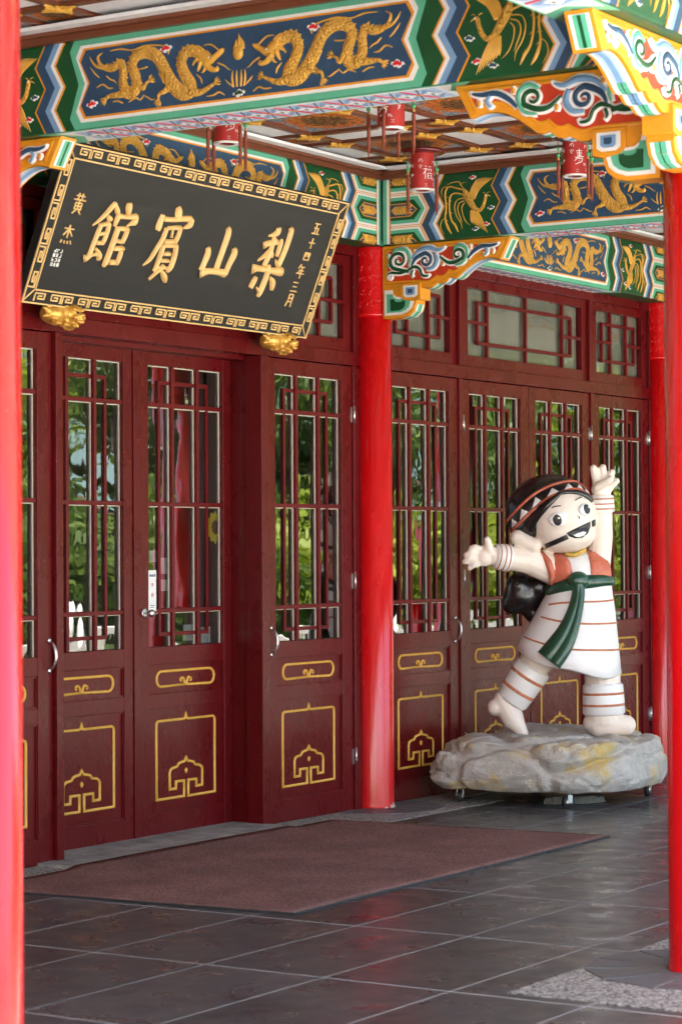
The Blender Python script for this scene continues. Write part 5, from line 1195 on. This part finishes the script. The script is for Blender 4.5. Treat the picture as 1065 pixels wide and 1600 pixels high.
bk_ = [[b.vv(b.v[i][0], b.v[i][1]+.03, b.v[i][2]) for i in (r_[0], r_[-1])] for r_ in (rows[0], rows[-1])]
end = [b.vv(b.v[i][0], .02, b.v[i][2]+.02) for i in rows[-1]]
for k in range(8): b.ff((rows[-1][k], rows[-1][k+1], end[k+1], end[k]))
b.build('sash_tail', sh, recalc=False)
b = MB('sash'); b.ball(tuple(hit(DT, *q2(*A(592, 588)), .02)), (.075, .05, .065), 18, 12); b.build('sash_knot', sh)
# wrist bands and leg wraps (tapered sleeves with painted rings)
def cuff(name, p0, p1, r0_, r1_, bands, m='dress'):
    a, c = Vector(p0), Vector(p1); d = c-a; b = MB(m)
    b.tube([a, a+d*.06, a+d*.5, a+d*.94, c], [r0_-.012, r0_, (r0_+r1_)/2*1.005, r1_, r1_-.012], 26); o = b.build(name, st_)
    for f in bands:
        rr_ = r0_+(r1_-r0_)*f+.0012; MB('stripe').tube([a+d*(f-.045), a+d*(f-.035), a+d*(f+.035), a+d*(f+.045)], [rr_-.004, rr_+.001, rr_+.001, rr_-.004], 26, caps=False).build('stripe', o)
    return o
cuff('wrist_band', q(769, 868.5, -.133), q(793, 872, -.10), .088, .098, (.2, .52, .8))
cuff('wrist_band', q(941.5, 801, .035), q(941, 774, .028), .086, .080, (.22, .5, .8))
cuff('leg_wrap', q(833, 1042, .068), q(797, 1098, .102), .135, .120, (.28, .66))
cuff('leg_wrap', q(939, 1068, .0), q(940.5, 1117, .0), .142, .150, (.32, .68))
# rock base: lumpy cast block, then castors
b = MB('rock'); NU, NV = 190, 72; grid = []; b.smooth = True
def rockpt(u, v):
    a = 2*math.pi*u; ca, sa = math.cos(a), math.sin(a)
    pw = .62; ex = math.copysign(abs(ca)**pw, ca); ey = math.copysign(abs(sa)**pw, sa)
    lob = 1+.045*math.sin(3*a+.4)+.03*math.sin(5*a+2)
    # steep side up to a rounded shoulder, then a nearly flat top
    if v < .5: f = v/.5; cr = .93+.07*math.sin(min(1, f*3)*math.pi/2)-.07*f**3; sr = .86*f
    else: f = (v-.5)/.5; cr = .93*math.cos(f*math.pi/2)**.75 if v < 1 else 0; sr = .86+.14*math.sin(f*math.pi/2)**.6
    x, y = .79*ex*lob*cr, .70*ey*lob*cr
    lat = x*.5388-y*.8424; lf = min(1, max(0, (lat+.86)/.38)); lf = lf*lf*(3-2*lf)
    z = .105+.362*sr*(.72+.28*lf)
    P = Vector((x*1.75+3.1, y*1.75+.6, z*2.4))
    dd = noise.voronoi(P)[0]; ridge = dd[1]-dd[0]
    P2 = P*2.6; d2 = noise.voronoi(P2)[0]; r2 = d2[1]-d2[0]
    k = .055*(noise.noise(P*.9)) - .050*max(0, .20-ridge)/.20 - .014*max(0, .18-r2)/.18 + .012*noise.fractal(P*4, .8, 2., 4) + .0045*noise.noise(P*22)
    x += ex*k*max(.25, cr); y += ey*k*max(.25, cr); z += k*.8*(sr if v > .4 else sr*.5)
    if v == 0: z = .105+.010*noise.noise(P*3)
    return x, y, z
gx = []
for j in range(NV+1):
    gx.append([b.vv(*rockpt(i/NU, j/NV)) for i in range(NU)])
for r1, r2 in zip(gx, gx[1:]):
    for i in range(NU): b.ff((r1[i], r1[(i+1) % NU], r2[(i+1) % NU], r2[i]))
b.smooth = False; b.ff(gx[0][::-1])
rot_in = -(YAW-math.pi/2)   # rock edges follow the paving, not the figure
rk = b.build('rock_base', st_, (0, 0, 0), (0, 0, rot_in))
def world_local(x, y):      # paving-aligned offset from the statue centre -> rock space
    return (x-14.95, y-7.80)
rk.location = Matrix.Rotation(rot_in, 3, 'Z') @ Vector((.02, .0, 0))
for wx, wy, an in ((14.40, 8.24, .3), (14.40, 7.40, -.5), (15.42, 7.30, .2), (15.48, 8.22, 1.)):
    x, y = wx-14.97, wy-7.80
    c = MB('steel'); c.box(-.035, .035, -.035, .035, .105, .115); c.tube([(0, 0, .112), (0, 0, .085)], .016, 10)
    for sg in (-1, 1): c.box(-.024, .012, sg*.021-.002, sg*.021+.002, .038, .092)
    co = c.build('castor', rk, (x, y, 0), (0, 0, an))
    wv = MB('rubber'); wv.tube([(-.008, -.016, .042), (-.008, .016, .042)], .042, 22); wv.use('steel'); wv.tube([(-.008, -.0185, .042), (-.008, .0185, .042)], .026, 16); wv.build('wheel', co)
# loose flat stone pushed under the rock
b = MB('slab'); n = 18; pr = random.Random(9)
lo = []; hi = []
for k in range(n):
    a = 2*math.pi*k/n; rx = .23*(1+pr.uniform(-.12, .12)); ry = .11*(1+pr.uniform(-.14, .14)); lo.append(b.vv(rx*math.cos(a), ry*math.sin(a), .002)); hi.append(b.vv(rx*.93*math.cos(a), ry*.92*math.sin(a), .050+pr.uniform(-.008, .012)))
b.ff(hi); b.ff(lo[::-1])
for k in range(n): b.ff((lo[k], lo[(k+1) % n], hi[(k+1) % n], hi[k]))
tag(b.build('flat_stone', None, (14.72, 7.52, 0), (0, 0, R(-38)), bevel=.006), 'loose flat grey stone on the floor under the front of the rock', 'stone')

# ------------------------------------------------------------------ garden beyond the veranda (seen in the door glass)
def make_tree(name, loc, h, rad, leaf, n, seed, label, cl=.42, trunk_r=.22):
    rnd = random.Random(seed); t = empty(name, loc, rnd.uniform(0, 6), label, 'tree', 'garden trees')
    b = MB('bark'); b.tube([(0, 0, -.2), (.05*h*.1, 0, h*.25), (-.02*h, .01*h, h*.55), (.01*h, 0, h*.88)], [trunk_r*1.3, trunk_r, trunk_r*.7, trunk_r*.2], 9)
    cent = []
    for k in range(16):
        a = rnd.uniform(0, 2*math.pi); z = h*rnd.uniform(.22, .95); rr_ = rad*rnd.uniform(.35, 1)*(1-.5*max(0, z/h-.55)); p = Vector((rr_*math.cos(a), rr_*math.sin(a), z)); cent.append((p, rad*rnd.uniform(.28, cl)))
        b.tube([(0, 0, z*.75), tuple(p*.55+Vector((0, 0, z*.38))), tuple(p)], [trunk_r*.4, trunk_r*.25, .03], 6)
    b.build('trunk', t); lv = MB(leaf)
    for k in range(n):
        p, r_ = rnd.choice(cent); d = Vector((rnd.gauss(0, 1), rnd.gauss(0, 1), rnd.gauss(0, .8))).normalized()*r_*rnd.random()**.4; c = p+d
        s2 = rnd.uniform(.09, .17); e1 = Vector((rnd.gauss(0, 1), rnd.gauss(0, 1), rnd.gauss(0, .6))).normalized(); e2 = e1.cross(Vector((rnd.gauss(0, 1), rnd.gauss(0, 1), rnd.gauss(0, 1)))).normalized()
        i = [lv.vv(*(c-e1*s2)), lv.vv(*(c+e2*s2*.4)), lv.vv(*(c+e1*s2)), lv.vv(*(c-e2*s2*.4))]; lv.ff(i)
    lv.build('crown', t, recalc=False); return t
TS = [(33.5, -8.6, 9.5, 3.4, 'leafdark', 'tall dark tree filling the top of the leftmost reflections'), (31, -6.5, 6.5, 2.6, 'leafdark', 'dark garden tree reflected in the leftmost door glass'), (36, -5.0, 7.5, 3.0, 'leafdark', 'dark tree with thick trunk reflected in the recessed doors'), (41, -3.8, 6.5, 2.8, 'leaf', 'yellow-green tree reflected in the door with the white notice'), (46, -2.4, 8.0, 3.2, 'leaf', 'yellow-green tree reflected left of the middle column'), (52, -2.8, 8.5, 3.6, 'leaf', 'tall yellow-green tree reflected right of the middle column'), (57, -.6, 9, 3.6, 'leaf', 'broad yellow-green tree reflected behind the statue hand'), (63, .4, 9, 3.8, 'leaf', 'yellow-green tree reflected behind the statue head'), (70, 2.0, 10, 4.2, 'leafdark', 'dark tree reflected in the rightmost door'), (44, -11, 9, 3.5, 'leafdark', 'farther dark tree behind the reflected garden trees'), (33, -13, 8, 3.2, 'leaf', 'farther yellow-green tree at the left of the reflection')]
for k, (x, y, h, r_, lf, l) in enumerate(TS): make_tree('garden_tree', (x, y, -.16), h, r_, lf, 9000, 20+k, l)
for k, (x, y) in enumerate(((27, -3.2), (31.5, -2.6), (36, -2.2), (40.5, -2.0), (45, -1.9), (49.5, -1.8), (54, -1.7), (59, -1.6))):
    make_tree('clipped_shrub', (x, y, -.12), 2.5, 2.2, 'leaf' if k % 3 else 'leafdark', 5000, 60+k, 'low garden shrub behind the balustrade, %s from the left in the reflection' % ['first', 'second', 'third', 'fourth', 'fifth', 'sixth', 'seventh', 'eighth'][k], .5, .10)
b = MB('concrete')
post = MB('concrete'); post.box(-.11, .11, -.11, .11, -.16, .62); post.box(-.14, .14, -.14, .14, .62, .68); post.lathe([(.06, .68), (.10, .74), (.115, .82), (.10, .92), (.06, .99), (.02, 1.02), (.005, 1.03)], 14)
pme = post.mesh('post'); bal = MB('concrete').lathe([(.07, -.16), (.07, -.08), (.04, -.02), (.075, .12), (.06, .24), (.035, .36), (.06, .44), (.06, .5)], 12).mesh('baluster')
k = 0
for x0 in range(20, 50, 3):
    t = empty('white_balustrade', (x0, -.9, 0), 0, 'white stone balustrade section %s of the terrace edge' % ['nearest the hall', 'second from the hall', 'third from the hall', 'fourth from the hall', 'fifth from the hall', 'sixth from the hall', 'seventh from the hall', 'eighth from the hall', 'ninth from the hall', 'farthest from the hall'][k], 'balustrade', 'terrace balustrade'); k += 1
    link('post', pme, t); link('handrail', MB('concrete').box(.12, 2.88, -.09, .09, .5, .6).mesh('handrail'), t)
    for j in range(9): link('baluster', bal, t, (.3+j*.3, 0, 0))
# wooded hills across the valley
b = MB('hill'); b.smooth = True; n = 60; rows = []
for j, (d, f) in enumerate(((150, 0), (220, .45), (320, .8), (420, 1.))):
    rows.append([b.vv(d*math.cos(a), d*math.sin(a), -6+f*(58+34*noise.noise(Vector((a*3, 2, 0)))+12*noise.noise(Vector((a*9, j, 5))))) for a in [R(-100+130*i/n) for i in range(n+1)]])
for r1, r2 in zip(rows, rows[1:]):
    for i in range(n): b.ff((r1[i], r1[i+1], r2[i+1], r2[i]))
tag(b.build('hills'), kind='structure')
